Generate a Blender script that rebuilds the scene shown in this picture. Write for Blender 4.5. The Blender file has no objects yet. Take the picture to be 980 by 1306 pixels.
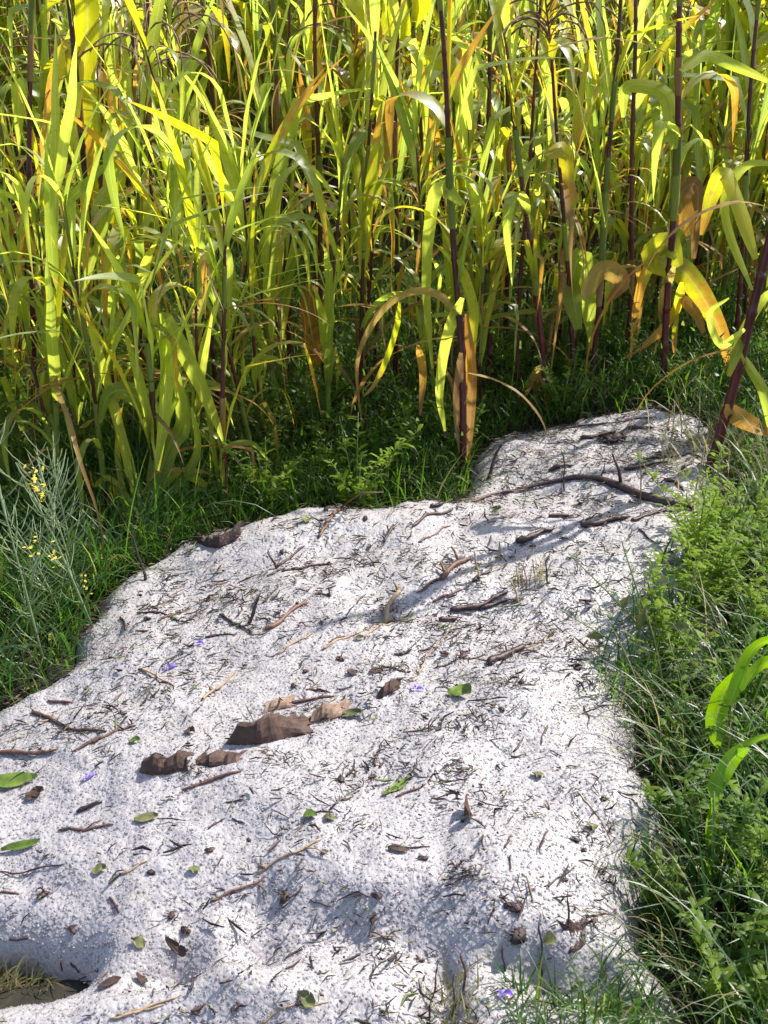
import bpy, math, random
import numpy as np
from mathutils import Vector, Matrix, Quaternion

# ------------------------------------------------------------------ camera, sky, sun, exposure
scene = bpy.context.scene
COL = scene.collection
PITCH = math.radians(28.0); CAM_Z = 1.6; FPX = 1400.0
cam_d = bpy.data.cameras.new('camera'); cam = bpy.data.objects.new('camera', cam_d); COL.objects.link(cam)
cam_d.sensor_fit = 'VERTICAL'; cam_d.sensor_height = 24.0; cam_d.lens = FPX * 24.0 / 1306.0
cam_d.clip_start = 0.02; cam_d.clip_end = 500.0
cam.location = (0, 0, CAM_Z); cam.rotation_euler = (math.pi / 2 - PITCH, 0, 0)
cam_d.dof.use_dof = True; cam_d.dof.focus_distance = 2.6; cam_d.dof.aperture_fstop = 9.0
scene.camera = cam

SUN_ELEV = math.radians(47.0)
SUN_AZ = math.radians(56.0)            # clockwise from +Y (away from the camera), towards +X
world = bpy.data.worlds.new("World"); scene.world = world; world.use_nodes = True
wn = world.node_tree.nodes; wl = world.node_tree.links
for n in list(wn): wn.remove(n)
sky = wn.new('ShaderNodeTexSky'); sky.sky_type = 'NISHITA'; sky.sun_disc = False
sky.sun_elevation = SUN_ELEV; sky.sun_rotation = SUN_AZ
bg = wn.new('ShaderNodeBackground'); bg.inputs['Strength'].default_value = 0.15
wo = wn.new('ShaderNodeOutputWorld')
hz = wn.new('ShaderNodeHueSaturation'); hz.inputs['Saturation'].default_value = 0.8
wl.new(sky.outputs[0], hz.inputs['Color']); wl.new(hz.outputs[0], bg.inputs[0]); wl.new(bg.outputs[0], wo.inputs[0])
sl = bpy.data.lights.new('sun', 'SUN'); sl.energy = 4.8; sl.angle = math.radians(0.5); sl.color = (1.0, 0.93, 0.80)
so = bpy.data.objects.new('sun', sl); COL.objects.link(so)
sd = Vector((math.sin(SUN_AZ) * math.cos(SUN_ELEV), math.cos(SUN_AZ) * math.cos(SUN_ELEV), math.sin(SUN_ELEV)))
so.rotation_euler = sd.to_track_quat('Z', 'Y').to_euler(); so.location = (3, 6, 8)
vs = scene.view_settings
vs.view_transform = 'Standard'; vs.look = 'None'; vs.gamma = 1.0; vs.use_curve_mapping = False
vs.exposure = 1.08
scene.cycles.max_bounces = 8; scene.cycles.transmission_bounces = 8; scene.cycles.diffuse_bounces = 4
scene.cycles.transparent_max_bounces = 8

RNG = random.Random(7); NR = np.random.RandomState(7)

# ------------------------------------------------------------------ helpers: objects and labels
def tag(o, label=None, cat=None, group=None, kind=None):
    if label: o['label'] = label
    if cat: o['category'] = cat
    if group: o['group'] = group
    if kind: o['kind'] = kind
    return o

def empty(name, loc=(0, 0, 0)):
    o = bpy.data.objects.new(name, None); COL.objects.link(o); o.location = loc
    o.empty_display_size = 0.05
    return o

def link_mesh(name, me, mats, parent=None, smooth=True):
    o = bpy.data.objects.new(name, me); COL.objects.link(o)
    if not isinstance(mats, (list, tuple)): mats = [mats]
    if not len(me.materials):
        for m in mats: me.materials.append(m)
    if smooth and len(me.polygons): me.polygons.foreach_set('use_smooth', [True] * len(me.polygons))
    if parent: o.parent = parent
    return o

def np_mesh(name, V, F, uv=None, attr=None):
    """V (n,3), F (m,k) all faces of the same size; uv per vertex (n,2); attr per vertex float"""
    me = bpy.data.meshes.new(name)
    V = np.asarray(V, dtype=np.float32); F = np.asarray(F, dtype=np.int32); m, k = F.shape
    me.vertices.add(len(V)); me.vertices.foreach_set('co', V.ravel())
    me.loops.add(m * k); me.loops.foreach_set('vertex_index', F.ravel())
    me.polygons.add(m)
    me.polygons.foreach_set('loop_start', np.arange(0, m * k, k, dtype=np.int32))
    me.polygons.foreach_set('loop_total', np.full(m, k, dtype=np.int32))
    if uv is not None:
        l = me.uv_layers.new(name='UVMap')
        l.data.foreach_set('uv', np.asarray(uv, dtype=np.float32)[F.ravel()].ravel())
    if attr is not None:
        a = me.attributes.new('rnd', 'FLOAT', 'POINT'); a.data.foreach_set('value', np.asarray(attr, dtype=np.float32))
    me.update(calc_edges=True); me.validate()
    me.polygons.foreach_set('use_smooth', np.ones(m, dtype=bool))
    return me

class MB:
    """collects quads / tris with uv, builds ONE mesh"""
    def __init__(s): s.v = []; s.f = []; s.uv = []
    def tube(s, pts, rad, n=7, cap=True):
        pts = [Vector(p) for p in pts]; b = len(s.v); up = Vector((0.13, 0.31, 0.94)).normalized()
        for i, p in enumerate(pts):
            t = (pts[min(i + 1, len(pts) - 1)] - pts[max(i - 1, 0)])
            t = t.normalized() if t.length > 1e-9 else Vector((0, 0, 1))
            a = t.cross(up)
            if a.length < 1e-3: a = t.cross(Vector((1, 0, 0)))
            a.normalize(); c = t.cross(a)
            r = rad[i] if isinstance(rad, (list, tuple)) else rad
            for j in range(n):
                w = 2 * math.pi * j / n
                s.v.append(p + (a * math.cos(w) + c * math.sin(w)) * r); s.uv.append((j / n, i / max(1, len(pts) - 1)))
        for i in range(len(pts) - 1):
            for j in range(n):
                s.f.append((b + i * n + j, b + i * n + (j + 1) % n, b + (i + 1) * n + (j + 1) % n, b + (i + 1) * n + j))
        if cap:
            s.f.append(tuple(b + j for j in range(n))[::-1]); s.f.append(tuple(b + (len(pts) - 1) * n + j for j in range(n)))
    def ribbon(s, pts, wid, side, fold=0.12, ruffle=0.0, rseed=0, across=2):
        """leaf blade: centre line pts, half widths wid, side vectors; V-folded along the midrib"""
        b = len(s.v); N = len(pts); rr = random.Random(rseed); ph = rr.uniform(0, 6)
        na = across + 1
        for i in range(N):
            p = Vector(pts[i]); t = Vector(pts[min(i + 1, N - 1)]) - Vector(pts[max(i - 1, 0)])
            t = t.normalized() if t.length > 1e-9 else Vector((0, 0, 1))
            sv = side[i] if isinstance(side, list) else side
            sv = (sv - t * sv.dot(t))
            sv = sv.normalized() if sv.length > 1e-6 else Vector((1, 0, 0))
            nn = t.cross(sv); w = wid[i]
            for j in range(na):
                q = j / across * 2 - 1
                wave = ruffle * w * math.sin(i * 1.7 + ph + (1.3 if q > 0 else 0)) * abs(q)
                s.v.append(p + sv * (w * q) + nn * (fold * w * abs(q) + wave)); s.uv.append((j / across, i / (N - 1)))
        for i in range(N - 1):
            for j in range(across):
                a0 = b + i * na + j
                s.f.append((a0, a0 + 1, a0 + na + 1, a0 + na))
    def tri(s, pts):
        b = len(s.v); s.v += [Vector(p) for p in pts]; s.uv += [(0.5, 0.5)] * len(pts); s.f.append(tuple(range(b, b + len(pts))))
    def blob(s, c, r, n=6, m=5, seed=0, rough=0.25, squash=(1, 1, 1), rot=None):
        rr = random.Random(seed); b = len(s.v)
        for i in range(m + 1):
            th = math.pi * i / m
            for j in range(n):
                ph = 2 * math.pi * j / n; k = r * (1 + rr.uniform(-rough, rough))
                v = Vector((math.sin(th) * math.cos(ph) * squash[0], math.sin(th) * math.sin(ph) * squash[1], math.cos(th) * squash[2])) * k
                if rot: v = rot @ v
                s.v.append(Vector(c) + v); s.uv.append((j / n, i / m))
        for i in range(m):
            for j in range(n):
                s.f.append((b + i * n + j, b + (i + 1) * n + j, b + (i + 1) * n + (j + 1) % n, b + i * n + (j + 1) % n))
    def mesh(s, name):
        me = bpy.data.meshes.new(name); me.from_pydata([tuple(v) for v in s.v], [], s.f)
        l = me.uv_layers.new(name='UVMap')
        idx = np.empty(len(me.loops), dtype=np.int32); me.loops.foreach_get('vertex_index', idx)
        l.data.foreach_set('uv', np.array(s.uv, dtype=np.float32)[idx].ravel()); me.update()
        return me
    def build(s, name, mat, parent=None): return link_mesh(name, s.mesh(name), mat, parent)

# ------------------------------------------------------------------ numpy noise and the land
_lat = {}
def vnoise(x, y, freq, seed):
    if seed not in _lat: _lat[seed] = np.random.RandomState(seed).rand(128, 128)
    L = _lat[seed]; X = np.asarray(x, dtype=float) * freq + 37.2; Y = np.asarray(y, dtype=float) * freq + 61.7
    xi = np.floor(X).astype(int); yi = np.floor(Y).astype(int); fx = X - xi; fy = Y - yi
    fx = fx * fx * (3 - 2 * fx); fy = fy * fy * (3 - 2 * fy)
    a = L[xi % 128, yi % 128]; b = L[(xi + 1) % 128, yi % 128]; c = L[xi % 128, (yi + 1) % 128]; d = L[(xi + 1) % 128, (yi + 1) % 128]
    return (a * (1 - fx) + b * fx) * (1 - fy) + (c * (1 - fx) + d * fx) * fy - 0.5

NOTCH = [False]     # the hollow under the lower left rim is dug once the outline is placed
def base_h(x, y):
    """the ground: nearly level, a swell under the back right of the hail bank"""
    g = 0.17 * np.exp(-(((x - 1.05) / 0.75) ** 2 + ((y - 3.95) / 0.85) ** 2))
    g = g + 0.05 * np.exp(-(((x + 0.2) / 0.9) ** 2 + ((y - 2.6) / 0.6) ** 2))
    g = g - 0.06 * np.exp(-(((x + 0.66) / 0.17) ** 2 + ((y - 1.345) / 0.06) ** 2)) * (1 if NOTCH[0] else 0)
    return g + 0.03 * vnoise(x, y, 0.9, 11) + 0.012 * vnoise(x, y, 4.0, 12)

fwd = Vector((0, math.cos(PITCH), -math.sin(PITCH))); upv = Vector((0, math.sin(PITCH), math.cos(PITCH)))
def ray(u, v): return (Vector((1, 0, 0)) * ((u - 490.0) / FPX) + upv * ((653.0 - v) / FPX) + fwd)
def march(u, v, hf, t0=0.8):
    d = ray(u, v); t = t0; o = Vector((0, 0, CAM_Z))
    while t < 14:
        p = o + d * t
        if p.z <= float(hf(p.x, p.y)): break
        t += 0.02
    lo, hi = t - 0.02, t
    for _ in range(8):
        m = (lo + hi) / 2; p = o + d * m
        if p.z <= float(hf(p.x, p.y)): hi = m
        else: lo = m
    return o + d * hi
def on_plane_y(u, v, y):
    d = ray(u, v); return Vector((0, 0, CAM_Z)) + d * (y / d.y)

OUT_PX = [(-320, 960), (-150, 925), (0, 880), (50, 852), (92, 815), (90, 782), (118, 752), (142, 715), (200, 692), (235, 668),
          (320, 657), (352, 642), (430, 634), (520, 627), (580, 621), (598, 600), (600, 562), (625, 542), (680, 531),
          (740, 513), (800, 504), (860, 501), (908, 510), (930, 545), (935, 590), (930, 640), (940, 700), (940, 770),
          (905, 820), (835, 855), (812, 900), (832, 960), (862, 1020), (868, 1060), (838, 1100), (812, 1160), (845, 1200),
          (875, 1240), (890, 1310), (890, 1420), (800, 1600)]
TH = 0.11
poly = []
for u, v in OUT_PX:
    p = march(u, v, lambda x, y: base_h(x, y) + TH * 0.8); poly.append((p.x, p.y))
poly += [(0.25, 0.45), (-0.6, 0.4), (-1.6, 0.6), (-1.9, 0.95)]
for u, v in [(-330, 1282), (-120, 1262), (-30, 1250), (40, 1240), (96, 1226), (106, 1210), (80, 1190), (20, 1176), (-60, 1168), (-300, 1150)]:
    p = march(u, v, lambda x, y: base_h(x, y) + TH * 0.8); poly.append((p.x, p.y))
poly += [(-2.2, 1.5)]
# smooth the outline and make it wander
P = np.array(poly)
def chaikin(P):
    Q = np.roll(P, -1, axis=0); return np.stack([P * 0.75 + Q * 0.25, P * 0.25 + Q * 0.75], 1).reshape(-1, 2)
P = chaikin(chaikin(P))
P = chaikin(P); Q0 = P.copy()
for f_, a_, s1_ in ((9, 0.03, 21), (26, 0.022, 23), (60, 0.009, 25)):
    P[:, 0] += a_ * vnoise(Q0[:, 0], Q0[:, 1], f_, s1_); P[:, 1] += a_ * vnoise(Q0[:, 0], Q0[:, 1], f_, s1_ + 1)

def sdist(X, Y):
    """positive inside the hail outline"""
    X = np.asarray(X, float); Y = np.asarray(Y, float); shp = X.shape; X = X.ravel(); Y = Y.ravel()
    best = np.full(X.shape, 1e9); ins = np.zeros(X.shape, bool)
    A = P; Bp = np.roll(P, -1, axis=0)
    for (ax, ay), (bx, by) in zip(A, Bp):
        dx, dy = bx - ax, by - ay; L = dx * dx + dy * dy + 1e-12
        t = np.clip(((X - ax) * dx + (Y - ay) * dy) / L, 0, 1)
        best = np.minimum(best, (X - ax - t * dx) ** 2 + (Y - ay - t * dy) ** 2)
        c = ((ay > Y) != (by > Y)) & (X < (bx - ax) * (Y - ay) / ((by - ay) if abs(by - ay) > 1e-9 else 1e-9) + ax)
        ins ^= c
    d = np.sqrt(best); return np.where(ins, d, -d).reshape(shp)

GX0, GX1, GY0, GY1, GS = -2.4, 2.0, 0.3, 4.9, 0.010
gx = np.arange(GX0, GX1 + GS / 2, GS); gy = np.arange(GY0, GY1 + GS / 2, GS)
MX, MY = np.meshgrid(gx, gy, indexing='xy')
SD = sdist(MX, MY)
k = np.array([1, 2, 1]) / 4.0
for ax in (0, 1):
    SD = (np.roll(SD, 1, ax) + 2 * SD + np.roll(SD, -1, ax)) / 4

# furrows and hollows of the hail, laid as creases
def seg_g(X, Y, a, b, w, depth):
    dx, dy = b[0] - a[0], b[1] - a[1]; L = dx * dx + dy * dy
    t = np.clip(((X - a[0]) * dx + (Y - a[1]) * dy) / L, 0, 1)
    return depth * np.exp(-((X - a[0] - t * dx) ** 2 + (Y - a[1] - t * dy) ** 2) / (w * w))
flat = lambda u, v: (lambda p: (p.x, p.y))(march(u, v, lambda x, y: base_h(x, y) + TH))
CREASE = []
def crease(pts, w, depth):
    q = [flat(*p) for p in pts]
    for a, b in zip(q[:-1], q[1:]): CREASE.append((a, b, w, depth))
crease([(100, 1255), (220, 1225), (330, 1200), (440, 1190)], 0.045, -0.035)
crease([(250, 1165), (330, 1150), (520, 1190), (590, 1210)], 0.05, -0.022)
crease([(130, 1290), (300, 1262), (470, 1275)], 0.05, 0.028)
crease([(700, 1240), (770, 1250), (830, 1235)], 0.05, -0.035)
crease([(120, 800), (260, 730), (420, 700), (600, 690)], 0.10, -0.022)
crease([(0, 905), (90, 880), (200, 860)], 0.07, -0.02)
crease([(590, 650), (680, 610), (760, 640)], 0.10, -0.02)
crease([(560, 960), (640, 900), (700, 840)], 0.12, 0.03)
crease([(640, 1215), (690, 1225)], 0.035, -0.05)
crease([(570, 1230), (560, 1300)], 0.03, -0.04)
def thick(X, Y, SD):
    e = 1 - np.exp(-np.clip(SD, 0, None) / 0.05)
    t = TH * e
    und = 0.07 * vnoise(X, Y, 1.6, 31) + 0.048 * vnoise(X, Y, 3.7, 32) + 0.024 * vnoise(X, Y, 9, 33) + 0.008 * vnoise(X, Y, 28, 34) + 0.0065 * vnoise(X, Y, 75, 35)
    cr = 0
    for a, b, w, dpt in CREASE: cr = cr + seg_g(X, Y, a, b, w, dpt)
    cr = np.maximum(cr, -0.095)
    t = t + (und + cr) * np.clip(SD / 0.10, 0, 1)
    return np.where(SD < 0, -0.004 + SD * 6 + 0 * t, t - 0.004)
THK = thick(MX, MY, SD)
HS = base_h(MX, MY) + THK
NOTCH[0] = True
def snow_h(x, y):
    fx = np.clip((np.asarray(x) - GX0) / GS, 0, len(gx) - 1.001); fy = np.clip((np.asarray(y) - GY0) / GS, 0, len(gy) - 1.001)
    i = np.floor(fx).astype(int); j = np.floor(fy).astype(int); fx = fx - i; fy = fy - j
    return (HS[j, i] * (1 - fx) + HS[j, i + 1] * fx) * (1 - fy) + (HS[j + 1, i] * (1 - fx) + HS[j + 1, i + 1] * fx) * fy
def sd_at(x, y):
    i = np.clip(((np.asarray(x) - GX0) / GS).astype(int), 0, len(gx) - 1); j = np.clip(((np.asarray(y) - GY0) / GS).astype(int), 0, len(gy) - 1)
    s = SD[j, i]; out = (np.asarray(x) < GX0) | (np.asarray(x) > GX1) | (np.asarray(y) > GY1) | (np.asarray(y) < GY0)
    return np.where(out, -1.0, s)
def top_h(x, y):
    b = base_h(x, y)
    inside = (GX0 < x < GX1) and (GY0 < y < GY1)
    return max(float(b), float(snow_h(x, y))) if inside else float(b)
def at(u, v): return march(u, v, top_h)

# ------------------------------------------------------------------ materials
def newmat(name):
    m = bpy.data.materials.new(name); m.use_nodes = True; nt = m.node_tree
    for n in list(nt.nodes): nt.nodes.remove(n)
    out = nt.nodes.new('ShaderNodeOutputMaterial'); return m, nt, out
def N(nt, t, **kw):
    n = nt.nodes.new(t)
    for k_, v in kw.items(): setattr(n, k_, v)
    return n
def ramp(nt, fac, stops, interp='LINEAR'):
    r = N(nt, 'ShaderNodeValToRGB'); r.color_ramp.interpolation = interp
    el = r.color_ramp.elements
    while len(el) > 1: el.remove(el[0])
    el[0].position = stops[0][0]; el[0].color = (*stops[0][1], 1)
    for p, c in stops[1:]:
        e = el.new(p); e.color = (*c, 1)
    nt.links.new(fac, r.inputs[0]); return r.outputs[0]
def noise(nt, scale, vec=None, detail=3, rough=0.6):
    n = N(nt, 'ShaderNodeTexNoise'); n.inputs['Scale'].default_value = scale; n.inputs['Detail'].default_value = detail; n.inputs['Roughness'].default_value = rough
    if vec is not None: nt.links.new(vec, n.inputs['Vector'])
    return n
def math_n(nt, op, a, b=None):
    n = N(nt, 'ShaderNodeMath', operation=op)
    for i, x in enumerate((a, b)):
        if x is None: continue
        if isinstance(x, (int, float)): n.inputs[i].default_value = x
        else: nt.links.new(x, n.inputs[i])
    return n.outputs[0]
def mixc(nt, f, a, b, mode='MIX'):
    n = N(nt, 'ShaderNodeMix', data_type='RGBA', blend_type=mode)
    for i, x in ((0, f), (6, a), (7, b)):
        if isinstance(x, (int, float)): n.inputs[i].default_value = x
        elif isinstance(x, tuple): n.inputs[i].default_value = (*x, 1)
        else: nt.links.new(x, n.inputs[i])
    return n.outputs[2]

def leaf_mat(name, cols, tip=None, transl=0.55, tbright=2.2, gloss=0.06, attr=False, tip_at=0.7, rough=0.48):
    """cols: list of leaf colours picked per leaf (Object Info random) or per blade (attribute); tip: dry colour along the blade"""
    m, nt, out = newmat(name); L = nt.links
    if attr:
        a = N(nt, 'ShaderNodeAttribute'); a.attribute_name = 'rnd'; r = a.outputs['Fac']
    else:
        r = N(nt, 'ShaderNodeObjectInfo').outputs['Random']
    n_ = len(cols); c = ramp(nt, r, [(i / max(1, n_ - 1), cc) for i, cc in enumerate(cols)])
    uv = N(nt, 'ShaderNodeUVMap'); sep = N(nt, 'ShaderNodeSeparateXYZ'); L.new(uv.outputs[0], sep.inputs[0])
    tc = N(nt, 'ShaderNodeTexCoord')
    nz = noise(nt, 22, tc.outputs['Object'], 3)
    if tip:
        r2 = math_n(nt, 'FRACT', math_n(nt, 'MULTIPLY', r, 7.31))
        f = math_n(nt, 'ADD', sep.outputs[1], math_n(nt, 'MULTIPLY', math_n(nt, 'SUBTRACT', nz.outputs[0], 0.5), 0.9))
        f = math_n(nt, 'ADD', f, math_n(nt, 'MULTIPLY', r2, 0.55))
        ft = ramp(nt, f, [(tip_at, (0, 0, 0)), (min(1, tip_at + 0.35), (1, 1, 1))])
        c = mixc(nt, ft, c, tip)
    if not attr:
        # veins along the blade and a paler midrib
        mr = math_n(nt, 'ABSOLUTE', math_n(nt, 'SUBTRACT', sep.outputs[0], 0.5))
        mid = ramp(nt, mr, [(0.0, (1, 1, 1)), (0.07, (0, 0, 0))])
        c = mixc(nt, math_n(nt, 'MULTIPLY', mid, 0.35), c, (0.42, 0.46, 0.20))
        vein = math_n(nt, 'SINE', math_n(nt, 'MULTIPLY', sep.outputs[0], 75.0))
        c = mixc(nt, math_n(nt, 'MULTIPLY', math_n(nt, 'ADD', vein, 1.0), 0.07), c, (0.02, 0.05, 0.0))
        spot = ramp(nt, noise(nt, 60, tc.outputs['Object'], 2).outputs[0], [(0.62, (0, 0, 0)), (0.72, (1, 1, 1))])
        c = mixc(nt, math_n(nt, 'MULTIPLY', spot, 0.35), c, (0.20, 0.09, 0.03))
    c = mixc(nt, math_n(nt, 'MULTIPLY', nz.outputs[0], 0.35), c, (0.03, 0.05, 0.01))
    d = N(nt, 'ShaderNodeBsdfDiffuse'); L.new(c, d.inputs[0])
    t = N(nt, 'ShaderNodeBsdfTranslucent')
    ct = N(nt, 'ShaderNodeHueSaturation'); ct.inputs['Saturation'].default_value = 1.05; ct.inputs['Value'].default_value = tbright
    L.new(c, ct.inputs['Color']); L.new(ct.outputs[0], t.inputs[0])
    mx = N(nt, 'ShaderNodeMixShader'); mx.inputs[0].default_value = transl; L.new(d.outputs[0], mx.inputs[1]); L.new(t.outputs[0], mx.inputs[2])
    g = N(nt, 'ShaderNodeBsdfGlossy'); g.inputs['Roughness'].default_value = rough; g.inputs[0].default_value = (0.9, 0.95, 1, 1)
    fr = N(nt, 'ShaderNodeLayerWeight'); fr.inputs[0].default_value = 0.35
    m2 = N(nt, 'ShaderNodeMixShader'); L.new(math_n(nt, 'ADD', math_n(nt, 'MULTIPLY', fr.outputs['Fresnel'], gloss * 0.9), gloss * 0.12), m2.inputs[0])
    L.new(mx.outputs[0], m2.inputs[1]); L.new(g.outputs[0], m2.inputs[2]); L.new(m2.outputs[0], out.inputs[0])
    return m

def solid_mat(name, c1, c2, scale=40, rough=0.7, bump=0.3, stretch=None, c3=None, rnd=0.0, transl=0):
    m, nt, out = newmat(name); L = nt.links
    tc = N(nt, 'ShaderNodeTexCoord'); vec = tc.outputs['Object']
    if stretch:
        mp = N(nt, 'ShaderNodeMapping'); mp.inputs['Scale'].default_value = stretch; L.new(vec, mp.inputs[0]); vec = mp.outputs[0]
    nz = noise(nt, scale, vec, 4)
    st = [(0.35, c1), (0.65, c2)] + ([(0.75, c3)] if c3 else [])
    c = ramp(nt, nz.outputs[0], st)
    if rnd:
        oi = N(nt, 'ShaderNodeObjectInfo'); hs = N(nt, 'ShaderNodeHueSaturation')
        L.new(math_n(nt, 'ADD', math_n(nt, 'MULTIPLY', oi.outputs['Random'], rnd), 1 - rnd / 2), hs.inputs['Value']); L.new(c, hs.inputs['Color']); c = hs.outputs[0]
    p = N(nt, 'ShaderNodeBsdfPrincipled'); p.inputs['Roughness'].default_value = rough; L.new(c, p.inputs['Base Color'])
    b = N(nt, 'ShaderNodeBump'); b.inputs['Strength'].default_value = bump; b.inputs['Distance'].default_value = 0.003
    L.new(nz.outputs[0], b.inputs['Height']); L.new(b.outputs[0], p.inputs['Normal'])
    if transl:
        t = N(nt, 'ShaderNodeBsdfTranslucent'); L.new(c, t.inputs[0]); mx = N(nt, 'ShaderNodeMixShader'); mx.inputs[0].default_value = transl
        L.new(p.outputs[0], mx.inputs[1]); L.new(t.outputs[0], mx.inputs[2]); L.new(mx.outputs[0], out.inputs[0])
    else: L.new(p.outputs[0], out.inputs[0])
    return m

def snow_mat():
    m, nt, out = newmat('hail_ice'); L = nt.links
    tc = N(nt, 'ShaderNodeTexCoord')
    vo = N(nt, 'ShaderNodeTexVoronoi'); vo.inputs['Scale'].default_value = 170; L.new(tc.outputs['Object'], vo.inputs['Vector'])
    v2 = N(nt, 'ShaderNodeTexVoronoi'); v2.inputs['Scale'].default_value = 95; L.new(tc.outputs['Object'], v2.inputs['Vector'])
    big = noise(nt, 7, tc.outputs['Object'], 5, 0.7)
    c = ramp(nt, vo.outputs['Color'], [(0.0, (0.33, 0.312, 0.335)), (1.0, (0.40, 0.38, 0.405))])
    c = mixc(nt, ramp(nt, big.outputs[0], [(0.45, (0, 0, 0)), (0.75, (0.6, 0.6, 0.6))]), c, (0.25, 0.235, 0.25))
    gr = noise(nt, 14, tc.outputs['Object'], 4, 0.7)
    c = mixc(nt, ramp(nt, gr.outputs[0], [(0.58, (0, 0, 0)), (0.76, (0.35, 0.35, 0.35))]), c, (0.48, 0.44, 0.38))
    p = N(nt, 'ShaderNodeBsdfPrincipled'); L.new(c, p.inputs['Base Color'])
    p.inputs['Roughness'].default_value = 0.4; p.inputs['IOR'].default_value = 1.31
    p.inputs['Subsurface Weight'].default_value = 0.5; p.inputs['Subsurface Radius'].default_value = (1.0, 1.0, 1.1); p.inputs['Subsurface Scale'].default_value = 0.008
    p.inputs['Specular IOR Level'].default_value = 0.6
    h = math_n(nt, 'ADD', math_n(nt, 'MULTIPLY', vo.outputs['Distance'], 0.5), v2.outputs['Distance'])
    b = N(nt, 'ShaderNodeBump'); b.invert = True; b.inputs['Strength'].default_value = 0.4; b.inputs['Distance'].default_value = 0.006
    L.new(h, b.inputs['Height']); L.new(b.outputs[0], p.inputs['Normal'])
    t = N(nt, 'ShaderNodeBsdfTranslucent'); t.inputs[0].default_value = (0.52, 0.51, 0.54, 1)
    mx = N(nt, 'ShaderNodeMixShader'); mx.inputs[0].default_value = 0.12
    L.new(p.outputs[0], mx.inputs[1]); L.new(t.outputs[0], mx.inputs[2]); L.new(mx.outputs[0], out.inputs[0])
    return m
def grain_mat():
    m, nt, out = newmat('hailstone_ice'); L = nt.links
    a = N(nt, 'ShaderNodeAttribute'); a.attribute_name = 'rnd'
    c = ramp(nt, a.outputs['Fac'], [(0, (0.30, 0.285, 0.305)), (0.2, (0.34, 0.325, 0.345)), (0.7, (0.385, 0.365, 0.39)), (1, (0.50, 0.48, 0.50))])
    p = N(nt, 'ShaderNodeBsdfPrincipled'); L.new(c, p.inputs['Base Color']); p.inputs['Roughness'].default_value = 0.16; p.inputs['IOR'].default_value = 1.31
    p.inputs['Specular IOR Level'].default_value = 0.8
    t = N(nt, 'ShaderNodeBsdfTranslucent'); t.inputs[0].default_value = (0.54, 0.53, 0.56, 1)
    mx = N(nt, 'ShaderNodeMixShader'); mx.inputs[0].default_value = 0.55
    L.new(p.outputs[0], mx.inputs[1]); L.new(t.outputs[0], mx.inputs[2]); L.new(mx.outputs[0], out.inputs[0])
    return m

M = {}
M['snow'] = snow_mat(); M['grain'] = grain_mat()
M['soil'] = solid_mat('dark_soil', (0.008, 0.007, 0.004), (0.022, 0.017, 0.010), 45, 0.95, 1.0, c3=(0.015, 0.025, 0.008))
M['corn_green'] = leaf_mat('corn_leaf_green', [(0.20, 0.25, 0.040), (0.27, 0.30, 0.045), (0.23, 0.275, 0.040), (0.31, 0.325, 0.050), (0.16, 0.215, 0.038), (0.28, 0.305, 0.045)],
                           tip=(0.38, 0.28, 0.04), tip_at=1.12, tbright=3.2, gloss=0.05, transl=0.68)
M['corn_yellow'] = leaf_mat('corn_leaf_yellow', [(0.33, 0.35, 0.02), (0.40, 0.35, 0.025), (0.29, 0.32, 0.02), (0.44, 0.34, 0.03)], tip=(0.42, 0.22, 0.04), tip_at=0.85, tbright=2.4, gloss=0.10, transl=0.6)
M['corn_mass'] = leaf_mat('corn_mass_leaf', [(0.18, 0.23, 0.04), (0.22, 0.265, 0.04), (0.27, 0.30, 0.045), (0.31, 0.325, 0.05), (0.16, 0.21, 0.035), (0.34, 0.32, 0.05), (0.30, 0.24, 0.08)], attr=True, tbright=3.1, gloss=0.03, transl=0.6)
M['corn_dry'] = leaf_mat('corn_leaf_dry', [(0.40, 0.24, 0.05), (0.38, 0.16, 0.04), (0.42, 0.30, 0.09), (0.32, 0.16, 0.06)], tip=(0.28, 0.15, 0.06), tip_at=0.8, tbright=2.0, gloss=0.03)
M['sheath'] = solid_mat('leaf_sheath_skin', (0.13, 0.17, 0.02), (0.22, 0.24, 0.04), 14, 0.5, 0.2, (1, 1, 0.1), c3=(0.22, 0.12, 0.04), rnd=0.6, transl=0.3)
M['sheath_dry'] = solid_mat('dry_leaf_sheath_skin', (0.20, 0.09, 0.03), (0.34, 0.22, 0.09), 14, 0.7, 0.3, (1, 1, 0.1), c3=(0.12, 0.05, 0.03), rnd=0.6, transl=0.3)
M['stem'] = solid_mat('burgundy_stem_skin', (0.035, 0.004, 0.007), (0.095, 0.012, 0.014), 18, 0.42, 0.15, (1, 1, 0.15), c3=(0.11, 0.06, 0.02), rnd=0.7)
M['tassel'] = solid_mat('tassel_skin', (0.16, 0.08, 0.05), (0.30, 0.20, 0.10), 60, 0.7, 0.3, rnd=0.3, transl=0.25)
M['grass'] = leaf_mat('grass_blade', [(0.015, 0.055, 0.006), (0.03, 0.09, 0.008), (0.045, 0.105, 0.014), (0.02, 0.07, 0.008), (0.075, 0.14, 0.012), (0.16, 0.17, 0.05)], attr=True, tbright=2.8, gloss=0.05)
M['under'] = leaf_mat('undergrowth_leaf', [(0.018, 0.06, 0.008), (0.035, 0.095, 0.010), (0.09, 0.16, 0.012), (0.025, 0.075, 0.010), (0.16, 0.17, 0.05)], attr=True, tbright=2.4, gloss=0.03)
M['grass_dry'] = leaf_mat('dry_grass_blade', [(0.20, 0.18, 0.09), (0.14, 0.16, 0.05), (0.27, 0.24, 0.14), (0.18, 0.13, 0.07)], attr=True, tbright=1.5, gloss=0.02)
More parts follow.
